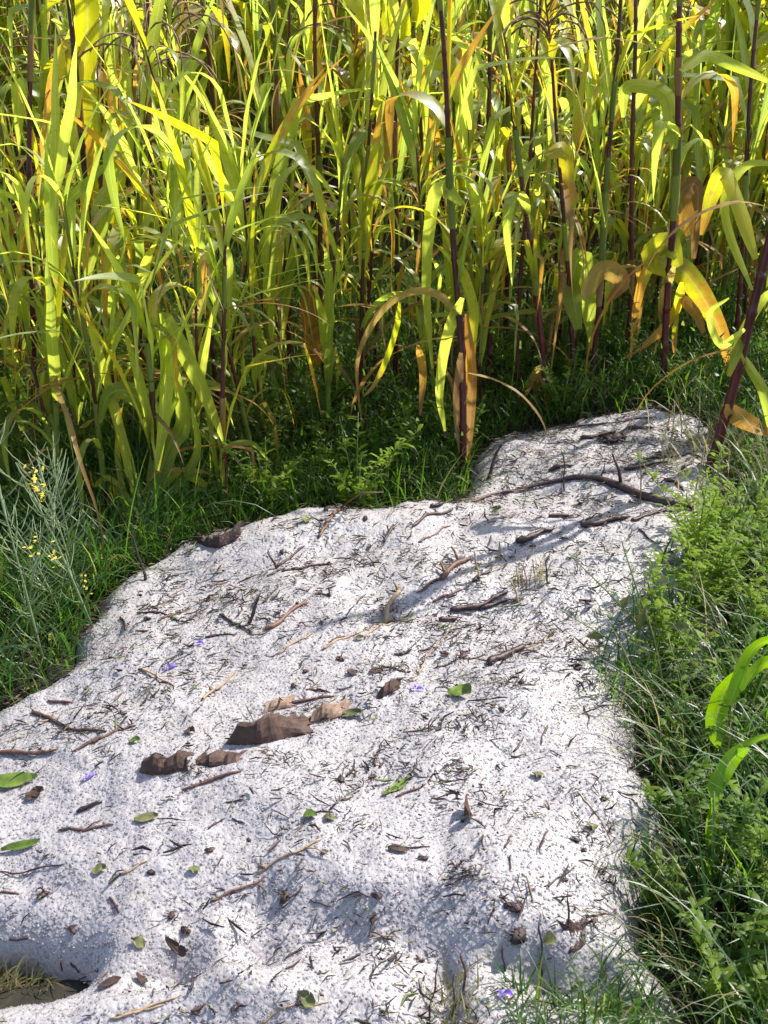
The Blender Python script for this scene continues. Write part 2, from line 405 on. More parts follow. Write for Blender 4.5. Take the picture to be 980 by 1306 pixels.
M['weed'] = leaf_mat('weed_leaf', [(0.05, 0.12, 0.010), (0.11, 0.19, 0.010), (0.07, 0.14, 0.012), (0.18, 0.25, 0.012)], tbright=2.4, gloss=0.07)
M['weed_bright'] = leaf_mat('bright_weed_leaf', [(0.16, 0.26, 0.02), (0.22, 0.30, 0.02)], tbright=2.4, gloss=0.05)
M['weed_stem'] = solid_mat('weed_stem_skin', (0.08, 0.12, 0.03), (0.16, 0.20, 0.07), 40, 0.6, 0.2, rnd=0.3)
M['rape_stem'] = solid_mat('pod_stem_skin', (0.18, 0.26, 0.12), (0.28, 0.34, 0.18), 30, 0.6, 0.1, transl=0.3)
M['petal_yellow'] = solid_mat('yellow_petal_skin', (0.70, 0.55, 0.05), (0.80, 0.66, 0.12), 60, 0.6, 0.1, transl=0.4)
M['petal_violet'] = solid_mat('violet_petal_skin', (0.12, 0.06, 0.50), (0.22, 0.12, 0.62), 200, 0.6, 0.1, transl=0.3)
M['broad'] = leaf_mat('broad_grass_leaf', [(0.20, 0.34, 0.015), (0.14, 0.27, 0.015), (0.25, 0.36, 0.02)], tbright=2.0, gloss=0.07)
M['twig_dark'] = solid_mat('dark_wet_bark', (0.016, 0.007, 0.009), (0.05, 0.020, 0.022), 120, 0.5, 0.8, rnd=0.5)
M['twig_brown'] = solid_mat('brown_bark', (0.06, 0.025, 0.02), (0.14, 0.065, 0.045), 120, 0.6, 0.8, rnd=0.5)
M['twig_tan'] = solid_mat('pale_dry_straw', (0.20, 0.13, 0.08), (0.36, 0.26, 0.16), 120, 0.7, 0.5, rnd=0.4)
M['leaf_brown'] = solid_mat('dead_leaf_skin', (0.035, 0.017, 0.014), (0.085, 0.045, 0.034), 45, 0.75, 0.9, c3=(0.14, 0.08, 0.06), transl=0.15)
M['leaf_pale'] = solid_mat('pale_dead_leaf_skin', (0.16, 0.10, 0.07), (0.28, 0.19, 0.14), 40, 0.75, 0.6, transl=0.2)
M['leaf_green'] = solid_mat('fallen_green_leaf_skin', (0.07, 0.13, 0.015), (0.16, 0.22, 0.03), 50, 0.5, 0.3, transl=0.2, rnd=0.3)
M['leaf_olive'] = solid_mat('fallen_olive_leaf_skin', (0.09, 0.10, 0.03), (0.20, 0.20, 0.07), 50, 0.6, 0.3, transl=0.2, rnd=0.3)
M['husk'] = solid_mat('dark_husk_skin', (0.014, 0.006, 0.007), (0.05, 0.018, 0.016), 200, 0.55, 0.8, rnd=0.6)
def debris_mat():
    m, nt, out = newmat('shredded_plant_bits'); a = N(nt, 'ShaderNodeAttribute'); a.attribute_name = 'rnd'
    c = ramp(nt, a.outputs['Fac'], [(0, (0.010, 0.005, 0.008)), (0.5, (0.028, 0.012, 0.016)), (0.72, (0.07, 0.035, 0.03)), (0.80, (0.20, 0.14, 0.09)), (0.86, (0.07, 0.09, 0.03)), (1, (0.16, 0.20, 0.06))])
    p = N(nt, 'ShaderNodeBsdfPrincipled'); p.inputs['Roughness'].default_value = 0.7; nt.links.new(c, p.inputs['Base Color']); nt.links.new(p.outputs[0], out.inputs[0]); return m
M['debris'] = debris_mat()

# ------------------------------------------------------------------ the setting: ground
s = np.linspace(-1, 1, 341)
axx = np.sinh(s * 5.0) / np.sinh(5.0) * 120
ayy = np.sinh(s * 5.0) / np.sinh(5.0) * 120 + 2
XX, YY = np.meshgrid(axx, ayy); ZZ = base_h(XX, YY)
n = len(s); ii = (np.arange(n - 1)[:, None] * n + np.arange(n - 1)[None, :]).ravel()
me = np_mesh('ground', np.stack([XX.ravel(), YY.ravel(), ZZ.ravel()], 1), np.stack([ii, ii + 1, ii + n + 1, ii + n], 1))
tag(link_mesh('ground', me, M['soil']), 'dark damp soil of the field under the grass and corn', 'ground', kind='structure')

# hail bank
ny, nx = MX.shape
keep = SD > -0.026
idx = -np.ones(MX.size, int); used = keep.ravel(); 
c0 = (np.arange(ny - 1)[:, None] * nx + np.arange(nx - 1)[None, :]).ravel()
quads = np.stack([c0, c0 + 1, c0 + nx + 1, c0 + nx], 1); quads = quads[used[quads].all(1)]
uq = np.unique(quads); idx[uq] = np.arange(len(uq))
V = np.stack([MX.ravel(), MY.ravel(), HS.ravel()], 1)[uq]
me = np_mesh('hail_bank', V, idx[quads])
tag(link_mesh('hail_bank', me, M['snow']), 'white melting drift of packed hail lying between corn and grass', 'hail drift', kind='structure')

# loose hailstones on it: thousands, one object
def ico():
    t = (1 + 5 ** 0.5) / 2
    v = np.array([(-1, t, 0), (1, t, 0), (-1, -t, 0), (1, -t, 0), (0, -1, t), (0, 1, t), (0, -1, -t), (0, 1, -t), (t, 0, -1), (t, 0, 1), (-t, 0, -1), (-t, 0, 1)], float)
    v /= np.linalg.norm(v[0])
    f = np.array([(0, 11, 5), (0, 5, 1), (0, 1, 7), (0, 7, 10), (0, 10, 11), (1, 5, 9), (5, 11, 4), (11, 10, 2), (10, 7, 6), (7, 1, 8), (3, 9, 4), (3, 4, 2), (3, 2, 6), (3, 6, 8), (3, 8, 9), (4, 9, 5), (2, 4, 11), (6, 2, 10), (8, 6, 7), (9, 8, 1)])
    return v, f
def pts_in(n, xr, yr, sdmin=0.0, sel=None):
    x = NR.uniform(*xr, n); y = NR.uniform(*yr, n); k_ = sd_at(x, y) > sdmin
    if sel is not None: k_ &= sel(x, y)
    return x[k_], y[k_]
iv, iff = ico()
def grains(x, y, rmin, rmax):
    n = len(x); r = NR.uniform(0, 1, n) ** 1.8 * (rmax - rmin) + rmin
    z = snow_h(x, y) + r * NR.uniform(-0.95, -0.1, n)
    sc = r[:, None, None] * (1 + NR.uniform(-0.22, 0.22, (n, 1, 3)))
    a = NR.uniform(0, 6.28, n); ca, sa = np.cos(a), np.sin(a)
    v = np.repeat(iv[None], n, 0) * (1 + NR.uniform(-0.12, 0.12, (n, 12, 1))) * sc
    vx = v[:, :, 0] * ca[:, None] - v[:, :, 1] * sa[:, None]; vy = v[:, :, 0] * sa[:, None] + v[:, :, 1] * ca[:, None]
    V = np.stack([vx + x[:, None], vy + y[:, None], v[:, :, 2] + z[:, None]], 2).reshape(-1, 3)
    F = (iff[None] + (np.arange(n) * 12)[:, None, None]).reshape(-1, 3)
    return V, F, np.repeat(NR.uniform(0, 1, n), 12)
inview = lambda x, y: np.abs(x) < 0.42 * y + 0.25
x1, y1 = pts_in(110000, (-1.1, 1.1), (0.9, 2.3), 0.005, inview)
x2, y2 = pts_in(70000, (-1.8, 1.9), (2.3, 4.7), 0.005, inview)
V1, F1, A1 = grains(x1, y1, 0.0013, 0.0036); V2, F2, A2 = grains(x2, y2, 0.0018, 0.0042)
me = np_mesh('hailstones', np.concatenate([V1, V2]), np.concatenate([F1, F2 + len(V1)]), attr=np.concatenate([A1, A2]))
tag(link_mesh('hailstones', me, M['grain']), 'countless small clear and white hailstones covering the drift', 'hailstones', kind='stuff')

# ------------------------------------------------------------------ shredded bits on the hail: one object
def slivers(x, y, zf, lmin, lmax, wmin, wmax, tilt=0.25, lift=0.0050, dir_bias=0.5, power=2.2):
    n = len(x); l = NR.uniform(0, 1, n) ** power * (lmax - lmin) + lmin; w = NR.uniform(wmin, wmax, n)
    a = np.where(NR.uniform(0, 1, n) < dir_bias, NR.normal(0.45, 0.45, n), NR.uniform(0, 3.14, n)); ti = NR.normal(0, tilt, n)
    d = np.stack([np.cos(a) * np.cos(ti), np.sin(a) * np.cos(ti), np.sin(ti)], 1)
    sdv = np.stack([-np.sin(a), np.cos(a), NR.normal(0, 0.4, n)], 1)
    c = np.stack([x, y, zf(x, y) + lift + np.abs(np.sin(ti)) * l * 0.35], 1)
    h = np.stack([np.zeros(n), np.zeros(n), w * 0.7], 1)
    bend = sdv * (NR.normal(0, 0.12, n) * l)[:, None]
    p0 = c - d * (l / 2)[:, None]; p2 = c + d * (l / 2)[:, None]; p1 = c + bend
    sw = sdv * (w / 2)[:, None]
    V = np.stack([p0 - sw * .5, p0 + sw * .5, p0 + h * .6, p1 - sw, p1 + sw, p1 + h, p2 - sw * .35, p2 + sw * .35, p2 + h * .4], 1).reshape(-1, 3)
    f = np.array([(0, 1, 4, 3), (1, 2, 5, 4), (2, 0, 3, 5), (3, 4, 7, 6), (4, 5, 8, 7), (5, 3, 6, 8)])
    F = (f[None] + (np.arange(n) * 9)[:, None, None]).reshape(-1, 4)
    return V, F
clump = lambda x, y: (1.5 * vnoise(x, y, 13, 53) + vnoise(x, y, 5, 51) + 0.8 * vnoise(x, y, 2.0, 52) + 0.35 + 0.12 * (y - 2)) > NR.uniform(-0.1, 1.1, len(x))
parts = []
for cnt, l0, l1, w0, w1, pw in ((18000, 0.004, 0.010, 0.0026, 0.0054, 1.6), (26000, 0.008, 0.028, 0.0016, 0.0040, 1.4), (8500, 0.018, 0.055, 0.0024, 0.0062, 1.5)):
    x, y = pts_in(cnt, (-1.7, 1.75), (0.8, 4.6), 0.0, lambda x, y: clump(x, y) & inview(x, y))
    parts.append(slivers(x, y, snow_h, l0, l1, w0, w1, power=pw))
# extra litter along the back crest, which is dirtier
x, y = pts_in(9000, (0.3, 1.7), (3.0, 4.5), 0.0, inview); parts.append(slivers(x, y, snow_h, 0.004, 0.035, 0.0015, 0.0035))
cx, cy = pts_in(260, (-1.7, 1.75), (0.9, 4.6), 0.03, inview)
for a_, b_ in zip(cx, cy):
    k_ = NR.randint(8, 45); sg = NR.uniform(0.008, 0.035); x = a_ + NR.normal(0, sg * 1.5, k_); y = b_ + NR.normal(0, sg, k_); q = sd_at(x, y) > 0.0
    if q.sum() > 2: parts.append(slivers(x[q], y[q], snow_h, 0.004, 0.028, 0.0014, 0.0038, power=1.5, tilt=0.4))
x, y = (lambda n_: (NR.uniform(-2.2, 2.2, n_), NR.uniform(0.9, 5.0, n_)))(30000)
q = (sd_at(x, y) < 0) & (sd_at(x, y) > -0.5) & ((y > 1.6) | (x > 0) | (NR.uniform(0, 1, len(x)) < 0.4)); parts.append(slivers(x[q], y[q], base_h, 0.01, 0.07, 0.0015, 0.005, power=1.6, tilt=0.3))
off = 0; Vs = []; Fs = []
for v_, f_ in parts: Vs.append(v_); Fs.append(f_ + off); off += len(v_)
Vs = np.concatenate(Vs); Fs = np.concatenate(Fs)
me = np_mesh('plant_debris', Vs, Fs, attr=np.repeat(NR.uniform(0, 1, len(Vs) // 9) ** 1.3, 9))
tag(link_mesh('plant_debris', me, M['debris'], smooth=False), 'fine shredded leaf and stem crumbs peppered over the white hail', 'plant litter', kind='stuff')

# ------------------------------------------------------------------ landmarks on the hail (leaves first), then twigs
LAND = []          # (u, v, phrase)
def surf_leaf(name, u, v, L, W, ang, mat, label, curl=0.35, seed=0, pts=9, jag=0.18, cat='leaf', lift=0.004, tilt=0.0, group=None):
    """a fallen leaf: L, W metres, ang in degrees on the ground; an outline with a point at each end, cupped and crinkled, two-sided thickness"""
    p = at(u, v); rr = random.Random(seed); me_v = []; f = []; uvs = []
    a = math.radians(ang); dx = Vector((math.cos(a), math.sin(a), 0)); dy = Vector((-math.sin(a), math.cos(a), 0)); na = 6
    for i in range(pts + 1):
        t = i / pts; w = W / 2 * (math.sin(math.pi * min(1, t * 0.98 + 0.02)) ** 0.75) + 0.0006
        for j in range(na + 1):
            q = j / na * 2 - 1; ww = w * (1 + jag * rr.uniform(-1, 1) * abs(q))
            pos = p + dx * ((t - 0.5) * L) + dy * (q * ww + math.sin(t * 3) * W * 0.08)
            z = top_h(pos.x, pos.y) + lift + curl * W * (abs(q) ** 1.6) * (0.5 + 0.5 * math.sin(t * 4 + seed)) + tilt * (q + 1) * W * 0.5
            z += rr.uniform(-1, 1) * 0.03 * W * (1 if jag == 0 else 1.6)
            me_v.append((pos.x - p.x, pos.y - p.y, z - p.z)); uvs.append((j / na, t))
    n_ = na + 1
    for i in range(pts):
        for j in range(na): f.append((i * n_ + j, i * n_ + j + 1, (i + 1) * n_ + j + 1, (i + 1) * n_ + j))
    me = bpy.data.meshes.new(name); me.from_pydata(me_v, [], f); me.update()
    o = link_mesh(name, me, mat); o.location = p
    md = o.modifiers.new('t', 'SOLIDIFY'); md.thickness = 0.0008
    md2 = o.modifiers.new('s', 'SUBSURF'); md2.levels = 1; md2.render_levels = 1
    tag(o, label, cat, group)
    return o
def px_m(u, v): p = at(u, v); return (p - Vector((0, 0, CAM_Z))).dot(fwd) / FPX     # metres per pixel there

# the big crumpled brown leaf: folded sheet standing on the hail
def crumpled(name, outline, mat, label, u, v, cat='leaf', ridge=0.03, parent=None):
    """outline px; the sheet is draped from ground up over a ridge line"""
    pass
def folded_leaf(name, base_px, top_px, mat, back_depth, parent=None, seed=1, label=None, cat='leaf'):
    rr = random.Random(seed)
    def dense(L_):
        out = []
        for a_, c_ in zip(L_[:-1], L_[1:]): out += [(a_[0] + (c_[0] - a_[0]) * k_ / 4, a_[1] + (c_[1] - a_[1]) * k_ / 4) for k_ in range(4)]
        return out + [L_[-1]]
    base_px = dense(base_px); top_px = [(u, v + rr.uniform(-1.6, 1.6)) for u, v in dense(top_px)]; b = [at(*q) for q in base_px]; n_ = len(b)
    yb = [p.y for p in b]; tp = []
    for (u, v), p in zip(top_px, b): tp.append(on_plane_y(u, v, p.y + 0.018))
    bk = [Vector((t.x + 0.012 + rr.uniform(-1, 1) * 0.004, t.y + back_depth * rr.uniform(0.55, 1.0), top_h(t.x, t.y + back_depth) + 0.45 * (t.z - p_.z))) for t, p_ in zip(tp, b)]
    o0 = b[n_ // 2].copy(); mb = MB(); rows = []
    levels = 7
    for r in range(levels + 1):
        t = r / levels
        for i in range(n_):
            if t <= 0.5: q = b[i].lerp(tp[i], t * 2); q += Vector((0, -0.006 * math.sin(t * 2 * math.pi), 0))
            else: q = tp[i].lerp(bk[i], (t - 0.5) * 2)
            q = q + Vector((rr.uniform(-1, 1), rr.uniform(-1, 1), rr.uniform(-1, 1))) * 0.0011
            q = q + Vector((0, -0.0022, 0.001)) * (abs(((i * 0.19 + 0.8 * t + seed) % 2) - 1) * 3.6 - 1.8) * (0.3 + t if t < 0.7 else 1)
            mb.v.append(q - o0); mb.uv.append((i / (n_ - 1), t))
    for r in range(levels):
        for i in range(n_ - 1):
            mb.f.append((r * n_ + i, r * n_ + i + 1, (r + 1) * n_ + i + 1, (r + 1) * n_ + i))
    o = mb.build(name, mat); o.location = o0
    md = o.modifiers.new('t', 'SOLIDIFY'); md.thickness = 0.001
    o.data.polygons.foreach_set('use_smooth', [False] * len(o.data.polygons))
    if label: tag(o, label, cat)
    return o
folded_leaf('dead_leaf', [(288, 950), (305, 951), (325, 950), (345, 947), (365, 943), (385, 938), (402, 934)],
            [(293, 940), (303, 922), (324, 918), (338, 910), (352, 908), (372, 919), (394, 924)], M['leaf_brown'], 0.05,
            label='large crumpled brown dead leaf folded like a tent on the hail', seed=4)
LAND.append((345, 930, 'the large folded brown leaf'))
folded_leaf('dead_leaf', [(396, 922), (410, 921), (425, 918), (440, 913), (455, 908)],
            [(398, 908), (412, 898), (424, 900), (440, 902), (453, 903)], M['leaf_pale'], 0.03,
            label='pale tan curled leaf scrap lying against right end of the big brown leaf', seed=6)
folded_leaf('dead_leaf', [(330, 912), (345, 908), (362, 904), (380, 900)],
            [(332, 905), (346, 896), (362, 893), (379, 895)], M['leaf_pale'], 0.03,
            label='small pale beige leaf scrap just behind the big brown leaf', seed=8)
folded_leaf('dead_leaf', [(480, 892), (488, 890), (500, 884), (511, 878)], [(483, 882), (490, 872), (501, 864), (510, 868)],
            M['leaf_brown'], 0.02, label='small rust brown curled leaf near middle of the hail, left of a violet petal', seed=9)
LAND.append((495, 876, 'the small rust brown leaf'))
folded_leaf('dead_leaf', [(178, 985), (195, 990), (212, 988), (228, 984), (240, 985)], [(182, 968), (196, 960), (210, 968), (226, 958), (238, 966)],
            M['leaf_brown'], 0.02, label='ragged dark brown leaf remains left of the big folded leaf', seed=12)
folded_leaf('dead_leaf', [(250, 976), (268, 978), (285, 976), (308, 972)], [(252, 966), (268, 962), (286, 964), (306, 964)],
            M['leaf_brown'], 0.02, label='flat dark brown leaf shred directly in front of the big folded leaf', seed=13)
LAND.append((205, 978, 'the ragged dark leaf remains'))
o = folded_leaf('bark_piece', [(698, 1222), (712, 1219), (728, 1216), (744, 1208), (758, 1200)], [(700, 1216), (714, 1204), (728, 1201), (742, 1192), (757, 1188)],
            M['husk'], 0.03, label='black jagged scrap of bark low on the right side of the hail', seed=14, cat='bark')
LAND.append((728, 1206, 'the black scrap of bark'))
folded_leaf('dead_leaf', [(246, 690), (262, 697), (280, 700), (298, 692), (308, 682)], [(248, 678), (262, 684), (280, 681), (296, 673), (307, 662)],
            M['husk'], 0.03, label='dark brown curled leaf at the left back edge of the hail', seed=15)
LAND.append((275, 685, 'the dark curled leaf'))

def mleaf(u, v, lpx, wpx, ang, mat, label, **kw):
    m_ = px_m(u, v); return surf_leaf('fallen_leaf', u, v, lpx * m_ * 0.92, wpx * m_ * 1.15, ang, M[mat], label, **kw)
mleaf(28, 1083, 54, 10, 12, 'leaf_green', 'oval fresh green leaf at the left edge of the hail', seed=1, jag=0.12, curl=0.4, tilt=0.2); LAND.append((28, 1083, 'the oval fresh green leaf'))
mleaf(15, 1000, 75, 16, 4, 'leaf_green', 'green leaf tipped with brown rot at the far left, above the oval leaf', seed=2, tilt=0.3)
mleaf(45, 1015, 26, 16, 20, 'leaf_brown', 'brown rotten leaf bit beside the green leaf at far left', seed=22, jag=0.4, curl=0.5)
mleaf(187, 1045, 34, 11, 12, 'leaf_olive', 'olive leaf at the end of a thin dark twig', seed=3); LAND.append((187, 1045, 'the twig borne olive leaf'))
mleaf(127, 1111, 22, 11, 5, 'leaf_olive', 'small round grey green leaf right of the oval fresh leaf', seed=4)
mleaf(172, 947, 17, 9, 0, 'leaf_green', 'tiny light green leaf behind the ragged dark leaf remains', seed=5)
mleaf(396, 1043, 20, 13, 0, 'leaf_green', 'rounded bright green leaf beside a short forked black twig', seed=6); LAND.append((396, 1043, 'the rounded green leaf'))
mleaf(421, 1046, 16, 10, 0, 'leaf_olive', 'dull olive leaf on the right side of the rounded bright leaf', seed=7)
mleaf(249, 1111, 13, 14, 80, 'leaf_olive', 'small square olive leaf above the left end of the long tan stalk', seed=8)
mleaf(508, 1005, 58, 10, 40, 'leaf_green', 'long slanting green leaf strip in the middle foreground', seed=9, curl=0.1); LAND.append((508, 1005, 'the slanting green strip'))
mleaf(586, 887, 34, 17, -15, 'leaf_green', 'torn bright green leaf right of centre on the hail', seed=10, jag=0.35, curl=0.5, tilt=0.3); LAND.append((586, 887, 'the torn bright green leaf'))
mleaf(447, 914, 34, 10, 8, 'leaf_olive', 'green leaf lying in front of the pale tan leaf scrap', seed=11)
mleaf(458, 816, 14, 7, 5, 'leaf_olive', 'tiny green leaf on the curved greenish stalk', seed=12)
mleaf(757, 1057, 11, 15, 80, 'leaf_olive', 'small upright olive leaf near the right edge of the hail', seed=13)
mleaf(687, 990, 14, 14, 60, 'leaf_olive', 'little yellowish green leaf fragment in bright hail right of centre', seed=14, jag=0.3)
mleaf(178, 1205, 20, 12, -30, 'leaf_olive', 'muddy olive leaf in the lower left, above the furrow', seed=15)
mleaf(393, 1280, 16, 24, 70, 'leaf_olive', 'dark green leaf half sunk at the bottom middle edge', seed=16)
mleaf(634, 652, 9, 12, 70, 'leaf_olive', 'tiny green leaf at the back, below the corn stalk with the tan base', seed=17)
mleaf(393, 665, 14, 14, 70, 'leaf_olive', 'grey green leaf scrap near the back edge under the dark grass', seed=18)
mleaf(702, 1202, 18, 10, 10, 'leaf_olive', 'dark green leaf touching the left tip of the black bark scrap', seed=19)
mleaf(597, 1043, 12, 34, 0, 'leaf_brown', 'narrow brown leaf piece standing upright in the middle right', seed=20, curl=0.6)
mleaf(140, 1255, 34, 10, 22, 'leaf_brown', 'maroon petal shaped leaf on the ridge below the furrow', seed=21, curl=0.3)
mleaf(228, 1214, 10, 26, 70, 'leaf_brown', 'pointed maroon leaf standing in the lower left hail', seed=24, curl=0.3)
mleaf(183, 1253, 10, 14, 70, 'leaf_brown', 'small maroon scrap right of the petal shaped one', seed=25, curl=0.3)
mleaf(508, 1085, 30, 8, 0, 'leaf_brown', 'thin brown leaf under a straight horizontal twig', seed=26)
mleaf(450, 860, 16, 11, 20, 'leaf_brown', 'small triangular brown leaf behind the pale tan leaf scrap', seed=27)
mleaf(480, 857, 22, 9, 20, 'leaf_brown', 'dark leaf shred just behind the small rust brown curled leaf', seed=28, jag=0.3)
mleaf(242, 935, 16, 10, 0, 'leaf_brown', 'spider shaped brown leaf knot left of the large folded leaf', seed=29, jag=0.6, curl=0.6)

def petal(u, v, label, seed):
    p = at(u, v); mb = MB(); rr = random.Random(seed)
    for k_ in range(4):
        a = rr.uniform(-0.5, 1.2) + (math.pi if k_ % 2 else 0); L = rr.uniform(0.010, 0.018)
        pts = [Vector((math.cos(a) * L * t, math.sin(a) * L * t, 0.004 + 0.004 * math.sin(t * 3))) for t in (0, 0.35, 0.7, 1)]
        mb.ribbon(pts, [0.0012, 0.0026, 0.0034, 0.0012], Vector((-math.sin(a), math.cos(a), 0.5)), 0.3)
    o = mb.build('violet_petal', M['petal_violet']); o.location = p; tag(o, label, 'petal', 'violet petals on the hail')
petal(252, 822, 'violet petal on the hail below the crossed twigs at upper left', 1)
petal(113, 995, 'violet petal on the hail between the fallen leaves at far left', 2)
petal(532, 881, 'violet petal right of the small rust brown curled leaf', 3)
petal(643, 1268, 'dark violet petal near the bottom right grass tuft', 4)
petal(216, 854, 'dull purple petal above the pale twig on the left of the hail', 5)

TW = [  # x0,y0,x1,y1,width px,material, spur, standing
 (164,677,186,741,3.5,'d',0,1),(176,782,241,795,3,'d',0,0),(201,793,245,776,3.5,'b',0,0),(233,796,253,783,3,'b',0,0),
 (279,785,323,810,3.5,'d',0,0),(316,795,331,758,5,'d',0,1),(339,805,391,766,6,'b',0,0),(354,835,400,808,3.5,'t',0,0),
 (179,852,221,876,3.5,'t',0,0),(257,894,302,859,4,'t',1,0),(341,704,356,724,4,'d',1,1),(356,724,388,697,4,'d',0,0),(341,736,364,726,4,'d',0,0),
 (154,788,161,805,4,'d',0,0),(262,813,302,811,3,'d',1,0),(42,908,134,936,5,'b',0,0),(93,961,174,926,4.5,'b',0,0),(0,904,48,874,5,'b',0,0),
 (61,895,94,897,4,'b',0,0),(88,918,108,898,3,'d',0,1),(-10,959,74,958,7,'b',0,0),(98,1037,131,1024,6,'d',0,0),(75,1060,145,1052,4,'b',1,0),
 (152,1117,190,1097,4,'t',0,0),(0,1113,83,1101,2.5,'d',0,0),(232,1009,309,984,5,'b',0,0),(268,1150,340,1117,3.5,'b',0,0),(326,1114,411,1072,4.5,'t',1,0),
 (266,1058,288,1044,3,'d',0,0),(296,1045,313,1051,3,'d',0,0),(288,1024,311,1020,2.5,'d',0,0),(421,1034,448,1018,3.5,'d',1,0),(400,1037,423,1036,2.5,'d',0,0),
 (504,1017,544,1001,3,'b',0,0),(497,1081,549,1081,3,'d',0,0),(644,1082,652,1065,3,'d',0,0),(689,1083,699,1060,3,'d',0,0),(651,1091,652,1110,3,'d',0,0),
 (694,1131,733,1105,2.5,'d',0,0),(734,1185,774,1166,3.5,'d',1,0),(689,1178,693,1245,3,'d',0,1),(725,1138,727,1185,3,'d',0,1),
 (417,652,449,645,5,'d',0,0),(410,689,495,638,5,'b',1,0),(495,638,532,629,4.5,'d',0,0),(525,672,579,650,5,'d',1,0),(549,647,567,644,6,'d',0,0),
 (490,693,503,671,5,'d',1,0),(535,693,575,671,3,'b',0,0),(360,730,424,720,4,'d',1,0),(532,757,570,736,4,'b',0,0),(562,740,601,712,8,'b',1,0),(602,743,629,723,5,'d',0,0),
 (552,768,591,753,3.5,'b',0,0),(575,781,648,756,8,'d',0,0),(611,779,655,765,6,'d',0,0),(560,792,584,789,8,'d',0,0),
 (490,796,510,753,8,'t',1,0),(410,829,471,802,3,'t',0,0),(464,815,518,789,3,'t',1,0),(623,849,671,826,10,'d',0,0),(668,828,705,815,2.5,'t',0,0),
 (503,836,525,829,4,'d',1,0),(522,871,575,802,2.5,'t',0,0),(555,852,616,837,3,'d',0,0),(488,851,522,859,3.5,'d',0,0),
 (712,549,832,535,3,'d',0,0),(680,547,714,532,3,'d',0,0),(741,561,786,549,6,'d',0,0),(801,546,835,547,5,'d',0,0),(729,544,764,519,4,'d',0,0),
 (778,523,834,515,4,'b',0,0),(818,522,869,527,8,'d',0,0),(830,586,889,583,4,'d',1,0),(870,600,891,583,4,'d',0,0),(796,600,852,590,6,'d',0,0),
 (847,613,872,625,5,'d',0,0),(717,573,719,627,2.5,'d',0,1),(844,485,849,512,4,'d',0,1),(700,602,731,595,7,'d',0,0),(660,694,706,676,9,'d',0,0),
 (741,672,802,661,9,'d',1,0),(805,664,882,652,5,'d',0,0),(700,659,731,659,6,'d',0,0),(815,675,837,694,3,'d',0,0),(697,712,700,745,2.5,'d',1,1),
 (610,560,640,548,4,'d',0,0),(622,612,640,565,5,'d',0,1),(640,560,690,545,4,'d',0,0),(600,640,680,622,4,'b',0,0),
 (140,1145,152,1165,4,'d',0,0),(0,1139,25,1141,3.5,'b',0,0),(12,1200,36,1198,3,'d',0,0),(77,1225,78,1240,3,'d',0,1),(90,1229,102,1241,3,'d',0,0),
 (396,1148,423,1157,2.5,'d',0,0),(450,1138,474,1145,2.5,'d',0,0),(478,978,490,945,3.5,'d',0,0),(395,880,422,884,3,'b',0,0),(370,898,430,888,4,'b',0,0),(420,822,440,812,4,'d',0,0),
 (335,770,352,752,3,'d',0,0),(455,770,468,758,2.5,'d',0,0),(652,740,664,773,3,'t',0,1),(668,722,672,752,2.5,'t',0,1),(680,716,682,750,2.5,'t',0,1),
 (604,700,612,742,3,'t',0,1),(637,690,640,715,3,'t',0,1),(632,1150,622,1180,3,'d',0,0),(560,1230,548,1305,3,'d',0,1),(588,1215,592,1265,4,'b',0,1),(578,1240,575,1300,3,'b',0,1),
 (640,1205,645,1240,3,'d',0,1),(745,900,750,930,2,'d',0,0),(720,830,732,815,3,'d',0,0),(700,925,690,950,3,'d',0,0),(800,985,812,965,3,'d',0,0),(735,1010,780,1075,2,'t',0,0),
 (655,960,668,940,3,'d',0,0),(150,1296,232,1268,4,'t',0,0),(140,1300,210,1282,4,'t',0,0),(330,1306,420,1280,3,'t',0,0)]
LAND += [(785, 625, 'the long curved dark branch'), (612, 768, 'the thick broken stalks'), (316, 795, 'the crossed left twigs'),
         (340, 1110, 'the long split tan stalk'), (480, 665, 'the middle back rim'), (785, 530, 'the dirty back crest'),
         (600, 1260, 'the dark bottom stubble'), (60, 1250, 'the dark hole at lower left'), (60, 930, 'the left rim of the hail'), (690, 1090, 'the bare right side')]
mats = {'d': 'twig_dark', 'b': 'twig_brown', 't': 'twig_tan'}
cname = {'d': 'dark', 'b': 'reddish brown', 't': 'pale straw coloured'}
